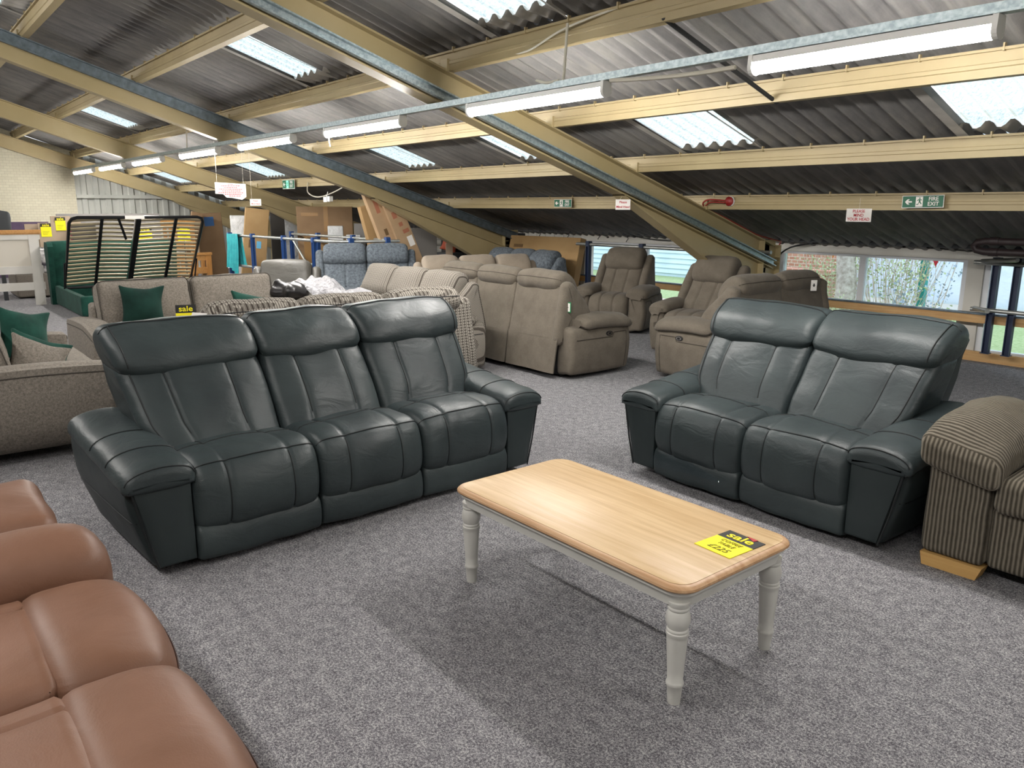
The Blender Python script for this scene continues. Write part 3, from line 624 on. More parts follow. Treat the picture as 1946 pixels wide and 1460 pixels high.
# ---- coffee table
T0=thing('coffee_table','rectangular coffee table with pale oak top and light grey turned legs','table',(-1.985,2.055,0),R(1.0))
def rr(hx,hy,rc,k=7):
    o=[]
    for cx,cy,a0 in ((hx-rc,hy-rc,0),(-hx+rc,hy-rc,90),(-hx+rc,-hy+rc,180),(hx-rc,-hy+rc,270)):
        for i in range(k+1): a=R(a0+90*i/k); o.append((cx+rc*math.cos(a),cy+rc*math.sin(a)))
    return o
def stack(levels,n_=None):
    # levels: (outline,z)
    m_=MB(); vs=[]; n=len(levels[0][0])
    for o,z in levels: vs+=[(x,y,z) for x,y in o]
    fs=[(k*n+i,k*n+(i+1)%n,(k+1)*n+(i+1)%n,(k+1)*n+i) for k in range(len(levels)-1) for i in range(n)]
    fs+=[tuple(range(n-1,-1,-1)),tuple(range((len(levels)-1)*n,len(levels)*n))]
    return m_.add(vs,fs)
HX,HY=.605,.315; ZT=.428
ins=lambda d:rr(HX-d,HY-d,.075-d*.6)
obj('table_top',stack([(ins(.024),ZT-.006),(ins(.020),ZT-.001),(ins(.022),ZT)]),'oak_top',T0,sharp=35)
obj('moulded_edge',stack([(ins(.020),ZT-.028),(ins(.006),ZT-.026),(ins(0),ZT-.019),(ins(.001),ZT-.012),(ins(.007),ZT-.006),(ins(.013),ZT-.0035),(ins(.019),ZT-.002)]),'oak_edge',T0,sharp=35)
obj('apron',stack([(ins(.030),ZT-.082),(ins(.028),ZT-.060),(ins(.024),ZT-.050),(ins(.014),ZT-.040),(ins(.012),ZT-.028)]),'grey_paint',T0,sharp=35)
lp=[(.024,0),(.027,.03),(.030,.062),(.033,.066),(.035,.072),(.033,.079),(.030,.082),(.032,.12),(.036,.18),(.040,.235),(.040,.243),(.043,.247),(.043,.256),(.039,.259),(.042,.263),(.041,.268),(.038,.271),(.045,.288),(.047,.302),(.045,.318),(.039,.330),(.037,.333),(.041,.337),(.042,.343),(.039,.347),(.042,.352),(.043,.365)]
lp=[(r_*.84,z*(ZT-.07)/.365) for r_,z in lp]
for sx in (-1,1):
    for sy in (-1,1): obj('leg',MB().lathe(lp,24,Matrix.Translation((sx*(HX-.062),sy*(HY-.062),0))),'grey_paint',T0,sharp=45)
def sale_card(label,loc,rot,w_,h_,lines=(),name='sale_card',frac=.36,tri=False,ghost=0):
    t=thing(name,label,'price card',loc); t.rotation_euler=rot
    obj('yellow_paper',MB().box(-w_/2,w_/2,-.001,.001,-h_/2,h_/2*(1-2*frac)),'sign_yellow',t,sharp=None)
    obj('black_header',MB().box(-w_/2,w_/2,-.001,.001,h_/2*(1-2*frac),h_/2),'sign_black',t,sharp=None)
    zc=h_/2-h_*frac/2
    text('sale',w_*.40,'sign_yellow',t,(0,-.0018,zc+w_*.0),bold=w_*.006,sx=1.15)
    if tri: obj('red_flash',MB().prism([(w_*.0,h_/2),(w_*.3,h_/2),(w_*.26,h_/2-h_*.10)],1,-.0028,-.0015),'sign_red',t,sharp=None)
    for s_,sz,x,z in lines: text(s_,sz,'pen',t,(x,-.002,z),bold=-.0006,name='handwriting',shear=.3)
    if ghost:
        for k in range(3): obj('print_line',MB().box(-w_*.35,w_*(.3-.1*k),-.0014,-.001,-h_*.12-h_*.1*k,-h_*.10-h_*.1*k),'pen',t,sharp=None)
    return t
sale_card('yellow and black sale card reading COFFEE TABLE £225 on the oak table top',(-1.502,2.148,ZT+.0015),(R(-90),0,R(-2)),.15,.19,[('COFFEE',.024,.0,.006),('TABLE',.024,-.0,-.022),('£225',.040,-.0,-.062)],tri=True)
def plush(name,n,label,cat,loc,rz,mat,seam='taupe_seam',sw=.62,aw=.21,H=1.0,D=.92,seat_g=(-.1,.1),back_g=(-.1,.1),skirt=True,button='r',armh=.53,wing=True,tagged=False,group=None,recl=.0,hr=.24,post=None,arms=(1,1)):
    """overstuffed recliner: local front at y=0, back at y=D, x across"""
    t=thing(name,label,cat,loc,rz,group); W=n*sw/2
    yb=lambda z:.34+(z-.42)/(H-.42)*(D-.20-.34)   # front face of the back
    obj('base',MB().box(-W-.05,W+.05,.08,D-.12,.025,.25),'black',t,sharp=None)
    for sx in (-1,1):
        for y in (.14,D-.18): obj('foot',MB().lathe([(.03,0),(.03,.03)],8,Matrix.Translation((sx*(W),y,0))),'black',t)
    for i in range(n):
        xi=-W+sw*(i+.5)
        seat=Loft([(.42,.44),(.28,.47),(.12,.475),(.02,.455),(-.035,.40),(-.05,.33),(-.04,.26),(-.01,.225),(.06,.22),(.12,.32),(.40,.34)],sw/2-.003,.05,.02,c=xi,gro=[(g,.014,.022) for g in seat_g],wr=.006,wf=5,seed=i,seg=14)
        obj('seat',seat.mb(),mat,t,sharp=60)
        fp=Loft([(-.02,.235),(-.035,.2),(-.035,.10),(-.02,.05),(.05,.04),(.06,.235)],sw/2-.004,.02,.008,c=xi,wr=.004)
        obj('footrest_panel',fp.mb(),mat,t,sharp=60)
        zt=H-hr
        bk=Loft([(yb(.42)-.01,.42),(yb(.5)-.035,.52),(yb(.62)-.02,.62),(yb(zt-.06),zt-.06),(yb(zt)+.01,zt),(yb(zt)+.10,zt+.02),(yb(.6)+.14,.6),(yb(.42)+.16,.40),(yb(.42)+.05,.385)],sw/2-.003,.045,.022,c=xi,gro=[(g,.014,.022) for g in back_g],wr=.006,wf=5,seed=i+5,seg=14)
        obj('backrest',bk.mb(),mat,t,sharp=60)
        y0=yb(zt)
        h=Loft([(y0+.02,zt-.02),(y0-.035,zt+.015),(y0-.045,zt+.08),(y0-.005,zt+.16),(y0+.06,H-.02),(y0+.12,H),(y0+.19,H-.025),(y0+.22,H-.09),(y0+.19,H-.15),(y0+.10,zt-.0)],sw/2-.003,.055,.022,c=xi,wr=.010,wf=6,seed=i+9,seg=14)
        ho=obj('headrest',h.mb(),mat,t,sharp=60); sm=MB(); h.across(sm,y0+.20,H-.06,.003,.001); obj('stitching',sm,seam,ho)
        # back panel and skirt
        zb=H-.13; e=.006
        P=[(D-.06,.36),(y0+.17,zb),(y0+.215,zb+.012),(y0+.225,zb-.02),(D,.36)]
        eL=.085 if (i==0 and wing) else 0; eR=.085 if (i==n-1 and wing) else 0; hw_=(sw+eL+eR)/2-.004; xc_=xi+(eR-eL)/2
        p_=Loft([(D-.10,.36),(y0+.14,zb-.02),(y0+.17,zb+.01),(y0+.20,zb),(D-.045,.37)],hw_,.015,.004,c=xc_,sub=1,seg=8)
        obj('back_panel',p_.mb(),mat,t,sharp=40)
        if skirt:
            sk=MB().grid(lambda u,v,xi=xi:(xc_+(u-.5)*(2*hw_-.02*v),D-.045+.045*v+.006*math.sin(9*u)*v,.385-.33*v),12,6)
            sk2=MB().grid(lambda u,v,xi=xi:(xc_+(u-.5)*(2*hw_-.02*v),D-.057+.045*v+.006*math.sin(9*u)*v,.385-.33*v),12,6); sk.add(sk2.v,[f[::-1] for f in sk2.f])
            obj('skirt',sk,mat,t,sharp=50)
    for sx,on in ((-1,arms[0]),(1,arms[1])):
        if wing:
            y1=yb(armh); wg=Loft([(y1-.03,armh-.06),(y1+.02,armh+.10),(yb(H-.12)+.0,H-.14),(yb(H-.1)+.05,H-.08),(yb(H-.1)+.13,H-.10),(yb(H-.14)+.17,H-.2),(D-.04,.38),(D-.12,.32),(y1+.1,armh-.1)],.055,.045,.006,c=sx*(W+.045),wr=.006,wf=9,seg=4,sub=3)
            obj('wing',wg.mb(),mat,t,sharp=60)
        if not on: continue
        f=lambda x,y,z,sx=sx:(sx*(W+.005+x),y,z)
        z1=armh-.075
        body=Loft([(0,.05),(0,.3),(.01,z1),(.05,z1+.02),(aw-.03,z1+.01),(aw+.005,z1-.05),(aw+.015,z1-.18),(aw-.0,.12),(aw-.025,.05),(aw/2,.045)],(D-.10)/2,.04,.008,axis='y',c=(D-.10)/2+.0,post=f,sub=3,seg=12,wr=.004)
        bo=obj('arm_side',body.mb(),mat,t,sharp=50); sm=MB()
        xo=lambda z:sx*(W+.008+aw+.012-.000)
        # inset seam on the outer side
        hy=(D-.1)
        pts=[]
        for k in range(31):
            u=k/30; yy=.07+u*(hy-.12); zz_=z1-.06-.035*math.sin(u*PI*.9)*0-.03*u
            pts.append((yy,zz_))
        def outer(yy,zz_):
            i=min([j for j in range(body.n) if body.P[j][0]>aw*.6],key=lambda j:abs(body.P[j][1]-zz_)); return body.at(yy-body.c,i,.001)
        line=[outer(.075,z) for z in (.07,.14,.22,.28)]+[outer(y_,z_) for y_,z_ in pts]
        sm.tube(line,.004,6); obj('stitching',sm,seam,bo)
        pil=Loft([(-.02,z1+.0),(-.035,z1+.035),(-.01,z1+.075),(.06,z1+.095),(aw-.05,z1+.09),(aw+.02,z1+.06),(aw+.035,z1+.015),(aw+.01,z1-.015),(aw/2,z1-.01)],.34,.09,.01,axis='y',c=.31,post=lambda x,y,z,sx=sx:(sx*(W+.005+x),y,z+.03*math.sin(min(1,max(0,y/.62))*PI*.8)-.025*max(0,(.04-y)/.08)),sub=3,seg=14,wr=.006)
        obj('arm_pillow',pil.mb(),mat,t,sharp=60)
        if (button=='r' and sx>0) or (button=='l' and sx<0) or button=='b':
            M_=Matrix.Translation((sx*(W+.005+aw+.008),.30,z1-.055))@Matrix.Rotation(R(90*sx),4,'Y')@Matrix.Diagonal((.55,1,1,1))
            bb=obj('control_button',MB().lathe([(.042,0),(.042,.012),(.032,.014)],18,M_),'black',t); obj('button_ring',MB().lathe([(.030,.012),(.030,.017),(.018,.017),(.018,.013)],18,M_),'chrome',bb)
    return t
def swing_tag(label,loc,rz,w_=.075,h_=.095,border='tag_green'):
    t=thing('swing_tag',label,'label',loc,rz)
    obj('card',MB().box(-w_/2,w_/2,-.0015,.0015,-h_/2,h_/2),border,t,sharp=None)
    obj('white_print',MB().box(-w_*.38,w_*.38,-.0022,-.0015,-h_*.40,h_*.40),'sign_white',t,sharp=None)
    obj('printed_mark',MB().box(-.006,.006,-.0030,-.0022,-.012,.018).box(-.013,.013,-.003,-.0022,-.003,.003),'sign_black',t,sharp=None); return t
plush('recliner_sofa',3,'taupe three seater recliner sofa seen from behind, with a white and green tag','sofa',(-6.36,5.57,0),PI,'taupe',D=.86,H=.96,sw=.645,button='l')
swing_tag('white swing tag with green border on the back corner of the taupe three seater',(-5.30,4.86,.66),R(15))
plush('recliner_sofa',2,'taupe two seater recliner sofa seen from behind, by the near window','sofa',(-4.86,6.42,0),R(-90),'taupe',D=.90,H=.96,sw=.64,button='r')
swing_tag('narrow white swing tag on the far top corner of the taupe two seater',(-4.06,6.85,.84),R(60),.06,.10,'sign_white')
plush('recliner_armchair',1,'taupe recliner armchair facing the camera before the far windows','armchair',(-7.02,7.12,0),R(24),'taupe',H=1.02,D=.9,sw=.52,aw=.20,back_g=(-.085,.085),seat_g=(-.085,.085),button='')
plush('recliner_armchair',1,'taupe recliner armchair half hidden behind the taupe two seater','armchair',(-5.30,6.50,0),R(8),'taupe',H=1.02,D=.88,sw=.50,aw=.16,back_g=(-.085,.085),seat_g=(-.085,.085),button='')
plush('recliner_sofa',3,'pale taupe three seater sofa whose smooth headrests rise behind the taupe three seater','sofa',(-7.98,5.97,0),R(68),'taupe_light',H=.92,D=.86,sw=.49,seat_g=(),back_g=(),button='')
plush('recliner_sofa',3,'blue grey fabric three seater sofa, only its headrests showing before the big upright box','sofa',(-9.30,7.05,0),R(0),'bluegrey_fabric','dark_seam',H=.925,D=.78,sw=.50,seat_g=(),back_g=(),button='')
plush('recliner_sofa',2,'blue grey fabric two seater recliner sofa facing the camera below the pipe rail','sofa',(-9.3,5.0,0),R(64),'bluegrey_fabric','dark_seam',H=1.04,D=.9,sw=.58,aw=.17,seat_g=(),back_g=(0,),button='')
# check sofas
plush('check_sofa',3,'black and cream check fabric three seater, back turned, right behind the navy three seater','sofa',(-5.55,2.42,0),R(-90),'check_fabric','dark_seam',H=.965,D=.86,sw=.62,aw=.12,seat_g=(),back_g=(),skirt=False,button='',wing=True,hr=.2)
plush('check_sofa',3,'black and cream check fabric three seater facing left, back to back with the taupe sofa','sofa',(-7.05,3.72,0),R(0),'check_fabric','dark_seam',H=.93,D=.86,sw=.58,aw=.15,seat_g=(),back_g=(),skirt=False,button='',hr=.3)
tag(obj('swing_tag',MB().prism([(-.05,-.03),(.04,-.04),(.05,.03),(-.03,.04)],1,-.002,.002),'sign_white',loc=(-4.80,1.44,.90),rot=(R(-30),0,R(70))),'white tag lying on the left end of the check sofa headrests','label')
# ---- grey fabric sofas
def pillow(name,label,cat,loc,rot,mat,w_=.45,h_=.45,th=.09,group=None,seamc=None,slump=.0):
    m_=MB().soft((0,0,0),(w_/2,.016,h_/2),.015,(0,th,0),12,wr=.014,wf=7,warp=lambda x,y,z:(x*(1-.16*(1-(2*z/h_)**2)*abs(2*x/w_)**1),y+slump*x*x,z*(1-.18*(1-(2*x/w_)**2)*abs(2*z/h_))),pw=2.2)
    o=obj(name,m_,mat,loc=loc,rot=rot,sharp=60); return tag(o,label,cat,group)
def box_sofa(label,loc,rz,n=2,sw=.80,D=.95,mat='grey_fabric',seam='fabric_seam',armh=.57,H=.87,drop=.06,arms=(1,1)):
    t=thing('fabric_sofa',label,'sofa',loc,rz); W=n*sw/2
    obj('base',MB().soft((0,D/2,.22),(W+.02,D/2-.03,.11),.03,seg=2),mat,t,sharp=50)
    for sx in (-1,1):
        for y in (.08,D-.1): obj('foot',MB().box(sx*(W+.08)-.03,sx*(W+.08)+.03,y-.03,y+.03,0,.11),'oak_x',t,sharp=None)
    for i in range(n):
        xi=-W+sw*(i+.5)
        so=obj('seat_cushion',MB().soft((xi,.30,.395),(sw/2-.004,.33,.085),.04,(0,.01,.03),10,wr=.006),mat,t,sharp=60)
        M_=Matrix.Translation((xi,.66,.66))@Matrix.Rotation(R(-14),4,'X')
        L_=MB().soft((0,0,0),(sw/2-.006,.10,.235),.05,(0,.05,.015),12,mat=M_,wr=.008)
        bo=obj('back_cushion',L_,mat,t,sharp=60)
        pi_=MB(); o_=[]
        for (a,b) in rr(sw/2-.010,.232,.05,5): o_.append(M_@Vector((a,-.088,b)))
        pi_.tube(o_,.0045,6,closed=True); o_=[M_@Vector((a,.088,b)) for a,b in rr(sw/2-.010,.232,.05,5)]; pi_.tube(o_,.0045,6,closed=True); obj('piping',pi_,seam,bo)
    obj('back_frame',Loft([(D-.22,.12),(D-.20,.62),(D-.12,.68),(D-.04,.65),(D,.12)],W+.02,.03,.01).mb(),mat,t,sharp=50)
    for sx,on in ((-1,arms[0]),(1,arms[1])):
        if not on: continue
        a=Loft([(0,.12),(0,armh-.05),(.03,armh-.01),(.11,armh),(.17,armh-.015),(.19,armh-.05),(.185,.12)],D/2,.03,.01,axis='y',c=D/2,post=lambda x,y,z,sx=sx:(sx*(W+.004+x),y,z-(drop*max(0,(.35-y)/.35)**1.6 if z>.3 else 0)+.02*math.sin(y*3)*(z>.3)),sub=3,seg=14)
        ao=obj('arm',a.mb(),mat,t,sharp=60); sm=MB(); a.across(sm,.185,armh-.045,.004,.001); obj('piping',sm,seam,ao)
    return t
box_sofa('grey fabric two cushion sofa behind the navy three seater, with a sale card',(-7.05,2.27,0),R(92),2,.80,.95)
pillow('scatter_cushion','dark green velvet cushion standing at the left end of the grey sofa','cushion',(-7.48,1.78,.675),(R(-16),R(4),R(86)),'green_dark',.38,.40,.07)
pillow('scatter_cushion','dark green velvet cushion slumped at the right end of the grey sofa','cushion',(-7.42,2.76,.60),(R(-30),R(12),R(88)),'green_velvet',.45,.30,.06)
sale_card('yellow and black sale card standing on the grey sofa behind the navy three seater',(-7.27,2.08,.595),(R(-8),0,R(70)),.17,.20,ghost=1)
box_sofa('grey fabric sofa at the left edge, its long arm side facing the camera',(-6.33,1.09,0),PI,1,1.32,1.05,H=.85,drop=0)
pillow('scatter_cushion','dark green velvet cushion leaning on the back of the left edge grey sofa','cushion',(-6.62,.76,.63),(R(-16),R(14),R(112)),'green_velvet',.38,.40,.07)
pillow('scatter_cushion','grey cushion with a green edge lying against the arm of the left edge sofa','cushion',(-5.93,.74,.545),(R(-28),R(24),R(98)),'grey_fabric',.38,.32,.06)
pillow('scatter_cushion','dark green velvet cushion tucked behind the grey cushion at the left edge','cushion',(-6.03,.76,.55),(R(-28),R(24),R(98)),'green_velvet',.40,.33,.04)
# ---- brown leather sofa
def brown():
    t=thing('leather_sofa','tan brown leather sofa filling the lower left corner','sofa',(-1.94,.45,0),PI)
    # local x: + toward the end wall (world -x); front at y=0 (world +y), back toward +y
    for i,(a,b) in enumerate([(-.60,0),(0,.585)]):
        xi=(a+b)/2; hw=(b-a)/2
        s1=Loft([(.245,.44),(.16,.452),(.08,.445),(.02,.42),(-.01,.36),(-.02,.28),(-.01,.18),(.01,.12),(.1,.12),(.22,.2),(.255,.36)],hw-.003,.05,.035,c=xi,wr=.01,wf=4,seed=i,seg=18)
        so=obj('seat',s1.mb(),'brown_leather',t,sharp=60); sm=MB(); s1.across(sm,-.005,.36,.003,.001); obj('stitching',sm,'brown_seam',so)
        s2=Loft([(.262,.42),(.31,.445),(.55,.45),(.68,.45),(.72,.42),(.70,.2),(.27,.2)],hw-.003,.045,.03,c=xi,gro=((hw-.12,.012,.015),),wr=.01,wf=4,seed=i+4,seg=18)
        s3=obj('rear_seat',s2.mb(),'brown_leather',t,sharp=60); 
    obj('base',MB().box(-.55,.82,.05,.85,.03,.14),'black',t,sharp=None)
    for x in (-.5,.78): obj('foot',MB().box(x-.03,x+.03,.06,.12,0,.04),'black',t,sharp=None)
    arm=Loft([(.60,.12),(.595,.38),(.59,.47),(.62,.53),(.70,.565),(.80,.56),(.87,.51),(.88,.42),(.85,.12)],.48,.07,.01,axis='y',c=.53,sub=3,wr=.008,seg=16,post=lambda x,y,z:(x,y-.05,z-.05*max(0,(.15-y)/.15)*(z>.3)))
    ao=obj('arm',arm.mb(),'brown_leather',t,sharp=60); sm=MB(); arm.across(sm,.592,.43,.003,.001,x0=-.46,x1=-.30); obj('stitching',sm,'brown_seam',ao)
    return t
brown()
t=thing('leather_footstool','tan brown leather footstool beyond the arm of the brown sofa','footstool',(-3.42,.07,0))
obj('cushion',MB().soft((0,0,.32),(.30,.33,.13),.07,(0,.0,.03),8,wr=.01),'brown_leather',t,sharp=60)
for sx in (-1,1):
    for sy in (-1,1): obj('foot',MB().box(sx*.25-.03,sx*.25+.03,sy*.26-.03,sy*.26+.03,0,.19),'black',t,sharp=None)
# ---- corduroy sofa
t=thing('corduroy_sofa','brown corduroy sofa cut off by the right edge, its arm topped by a soft pillow','sofa',(-1.44,3.47,0),R(2))
obj('arm',MB().soft((.13,.45,.275),(.13,.45,.215),.035,(.0,.004,.0),6,wr=.004),'corduroy_upright',t,sharp=60)
ap=MB().soft((.13,.40,.535),(.165,.45,.065),.04,(0,.0,.07),10,wr=.012,wf=6,warp=lambda x,y,z:(x,y,z+.03*math.sin(max(0,min(1,y/.9))*PI)-.03*max(0,(.06-y)/.1)-.03*(x-.13)/.16*(y<.9)))
obj('arm_pillow',ap,'corduroy_across',t,sharp=60)
obj('base',MB().soft((.98,.48,.20),(.72,.46,.14),.03,seg=6,wr=.004),'corduroy_upright',t,sharp=60)
obj('seat_cushion',MB().soft((.66,.40,.40),(.39,.43,.075),.04,(0,.0,.035),8,wr=.008),'corduroy_upright',t,sharp=60)
obj('seat_cushion',MB().soft((1.45,.40,.40),(.39,.43,.075),.04,(0,.0,.035),8,wr=.008),'corduroy_upright',t,sharp=60)
obj('back',MB().soft((.95,.93,.42),(.80,.10,.36),.06,(0,.02,0),6),'corduroy_upright',t,sharp=60)
for x in (.02,1.5): obj('foot',MB().prism([(x,0.0),(x+.22,0.0),(x+.24,.058),(x-.012,.058)],1,.0,.09),'plain_timber',t,sharp=None)
# ================================================================ BEDS AND OAK AT THE FAR LEFT
t=thing('ottoman_bed','green velvet winged ottoman bed with its slatted base lifted open','bed',(0,0,0))
Y0,Y1=2.16,3.98
hb=Loft([(-14.62,.0),(-14.62,.55),(-14.66,.93),(-14.58,.99),(-14.50,.94),(-14.50,.5),(-14.50,.0)],(Y1-Y0)/2+.05,.04,.01,axis='y',c=(Y0+Y1)/2,sub=3,seg=12)
obj('headboard',hb.mb(),'green_velvet',t,sharp=60)
for yy in (Y0-.02,Y1+.02): obj('headboard_wing',MB().prism([(-14.62,0),(-14.46,0),(-14.44,.3),(-14.36,.72),(-14.32,.92),(-14.40,.985),(-14.60,.985),(-14.66,.90)],1,yy-.04,yy+.04),'green_velvet',t,sharp=30)
obj('side_rail',MB().box(-14.5,-12.5,Y0,Y0+.07,.02,.30),'green_velvet',t,sharp=None); obj('side_rail',MB().box(-14.5,-12.5,Y1-.07,Y1,.02,.30),'green_velvet',t,sharp=None)
obj('foot_rail',MB().soft((-12.46,(Y0+Y1)/2,.16),(.05,(Y1-Y0)/2+.01,.145),.03,seg=3),'green_velvet',t,sharp=50)
obj('storage_floor',MB().box(-14.4,-12.5,Y0+.07,Y1-.07,.02,.05),'dark_grey',t,sharp=None)
A=Vector((-13.95,0,.30)); B=Vector((-12.95,0,1.385)); U_=(B-A); Ln=U_.length; U_.normalize(); Nn=Vector((U_.z,0,-U_.x))
yl,yr=Y0+.06,Y1+.12
P=lambda y,s_,d=0: tuple(A+U_*s_+Nn*d+Vector((0,y,0)))
fr=MB(); q=.10
fr.tube([P(yl,0),P(yl,Ln-q),P(yl+.03,Ln-.03),P(yl+q,Ln),P(yr-q,Ln),P(yr-.03,Ln-.03),P(yr,Ln-q),P(yr,0)],.024,8,closed=True)
fo=obj('lifting_frame',fr,'black_metal',t)
for k,(yy,wd) in enumerate([(yl+.42,.03),((yl+yr)/2-.02,.05),(yr-.42,.03)]):
    obj('cross_bar',MB().tube([P(yy,0,.02),P(yy,Ln,.02)],wd,4),'black_metal',fo,sharp=None)
obj('cross_bar',MB().tube([P((yl+yr)/2-.30,Ln,.02),P((yl+yr)/2-.16,Ln-.42,.02)],.025,4),'black_metal',fo,sharp=None)
ym=(yl+yr)/2-.02
for k in range(17):
    s_=.05+k*(Ln-.1)/16.5
    for (a,b) in ((yl+.02,ym-.04),(ym+.04,yr-.02)):
        sl=MB(); 
        def fn(u,v,a=a,b=b,s_=s_): return P(a+(b-a)*u,s_+(v-.5)*.036+.022*math.sin(PI*u),-.02)
        def fn2(u,v,a=a,b=b,s_=s_): return P(a+(b-a)*u,s_+(v-.5)*.036+.022*math.sin(PI*u),-.036)
        sl.grid(fn,10,1); sl.grid(fn2,10,1)
        sl.grid(lambda u,v:tuple(Vector(fn(u,1))*(1-v)+Vector(fn2(u,1))*v),10,1); sl.grid(lambda u,v:tuple(Vector(fn(u,0))*(1-v)+Vector(fn2(u,0))*v),10,1)
        obj('slat',sl,'slat_wood',fo,sharp=30)
for yy in (yl-.03,yr+.03): obj('gas_strut',MB().tube([(-13.85,yy,.22),P(yy,.55)],.012,8).tube([(-13.85,yy,.22),(-13.95,yy,.14)],.02,6),'black_metal',fo)
obj('warning_label',MB().box(-12.93,-12.925,2.95,3.22,1.36,1.41),'sign_white',fo,sharp=None)
t=thing('wooden_bed','white painted panel bed end with an oak top rail, cut off by the left edge','bed',(-14.6,0,0))
obj('top_rail',MB().box(-.05,.05,.0,2.07,1.13,1.18).box(-.04,.04,.0,2.06,1.11,1.13),'oak_x',t,sharp=None)
obj('panel',MB().box(-.012,.012,.1,1.93,.60,1.10),'panel_paint',t,sharp=None)
obj('frame_board',multi((-.03,.03,0,2.05,1.03,1.11),(-.03,.03,0,2.05,.50,.62),(-.03,.03,.0,2.05,.24,.36)),'white_paint',t,sharp=None)
for y in (1.96,0.1): obj('post',MB().box(-.035,.035,y-.07,y+.07,0,1.11),'white_paint',t,sharp=None)
obj('side_rail',MB().box(.03,1.9,.06,.10,.26,.4),'white_paint',t,sharp=None); obj('post',MB().box(1.85,1.95,.02,.12,0,.5),'white_paint',t,sharp=None)
def board(label,x,y0,y1,h_,mat,lean=.05,th=.04,name='bed_board',cat='headboard'):
    m_=MB().prism([(x,0),(x+th,0),(x+th-lean,h_),(x-lean,h_)],1,y0,y1); return tag(obj(name,m_,mat,sharp=None),label,cat)
board('beige board, shortest and leftmost of the row behind the white bed',-17.05,2.18,2.42,1.22,'beige_board')
board('beige board carrying the left yellow card behind the white bed',-16.95,2.38,2.66,1.24,'beige_board')
board('beige board carrying the right yellow card behind the green bed',-16.98,2.60,2.92,1.36,'beige_board')
board('plain beige board, rightmost, beside the black board',-17.02,2.86,3.10,1.34,'beige_board')
o_=board('black board with a dark red edge behind the green bed',-16.8,2.88,3.3,1.22,'dark_board',.02)
obj('red_edge',MB().box(-16.765,-16.755,2.86,2.88,0,1.22),'maroon',o_,sharp=None)
board('long grey board standing behind the lifted slats, its top edge showing',-17.3,2.75,4.6,1.40,'grey_board',.04)
for i,(y,z) in enumerate([(2.50,1.11),(2.75,1.22)]):
    sale_card(['yellow and black sale card on the left beige board','yellow and black sale card on the right, taller beige board'][i],(-16.945-.02*i,y,z),(0,0,R(90)),.17,.24,ghost=1,frac=.25)
t=thing('divan_bed','low grey divan bed with a patterned cover between white and green beds','bed',(-16.2,0,0))
obj('base',MB().soft((0,2.2,.22),(.5,.42,.2),.03,seg=2),'grey_fabric',t); 
plain('patterned_cloth','d8d5d2',.9,0,'33303a',9)
obj('cover',MB().soft((0,2.2,.60),(.52,.44,.20),.08,(0,0,.03),6,wr=.05,wf=4),'patterned_cloth',t)
tag(obj('storage_box',MB().box(-15.45,-15.0,2.24,2.36,0,.40),'maroon',sharp=None),'narrow dark red box beside the green headboard','box')
tag(obj('chair_back',MB().soft((-15.6,1.60,1.24),(.06,.2,.22),.05,(0,0,.03),5,wr=.04,wf=5),'dark_grey'),'dark grey chair back showing above the white bed at the left edge','chair')
bpy.data.objects['chair_back'].data.transform(Matrix.Identity(4))
obj('chair_stand',MB().box(-15.63,-15.57,1.57,1.63,0,1.1),'dark_grey',bpy.data.objects['chair_back'],sharp=None)
def slatted_oak(name,label,cat,x,y0,y1,h_,n,leg=.07,low=.25,depth=.0):
    t=thing(name,label,cat,(x,0,0))
    obj('top_rail',MB().box(-.05,.05,y0-.02,y1+.02,h_-.05,h_),'oak_x',t,sharp=None)
    obj('lower_rail',multi((-.02,.02,y0,y1,h_-.16,h_-.05),(-.02,.02,y0,y1,low,low+.13)),'oak_x',t,sharp=None)
    for y in (y0,y1-leg): obj('leg',MB().box(-.035,.035,y,y+leg,0,h_-.05),'oak_z',t,sharp=None)
    for i in range(n):
        yy=y0+leg+(y1-y0-2*leg)*(i+.5)/n; obj('slat',MB().box(-.01,.01,yy-.035,yy+.035,low+.13,h_-.16),'oak_z',t,sharp=None)
    return t
slatted_oak('oak_bed','oak slatted bed foot end standing right of the lifted green bed','bed',-17.0,4.72,5.46,.61,4,.10,.18)
slatted_oak('oak_bed','oak slatted bed head end seen through the lifted slats','bed',-17.6,4.5,5.35,1.27,6,.09,.65)
for i,(x,y,z) in enumerate([(-15.5,3.85,1.02),(-15.5,4.52,1.05)]):
    t=sale_card(['yellow sale card seen through the slats, left of the dark bar','yellow sale card seen through the slats, near the right side'][i],(x,y,z),(0,0,R(80)),.22,.26,ghost=1,frac=.18)
    obj('card_stand',MB().tube([(0,.01,-.10),(0,.01,-z)],.008,6).lathe([(.1,-z),(.1,-z+.01),(.02,-z+.02)],14),'dark_grey',t)
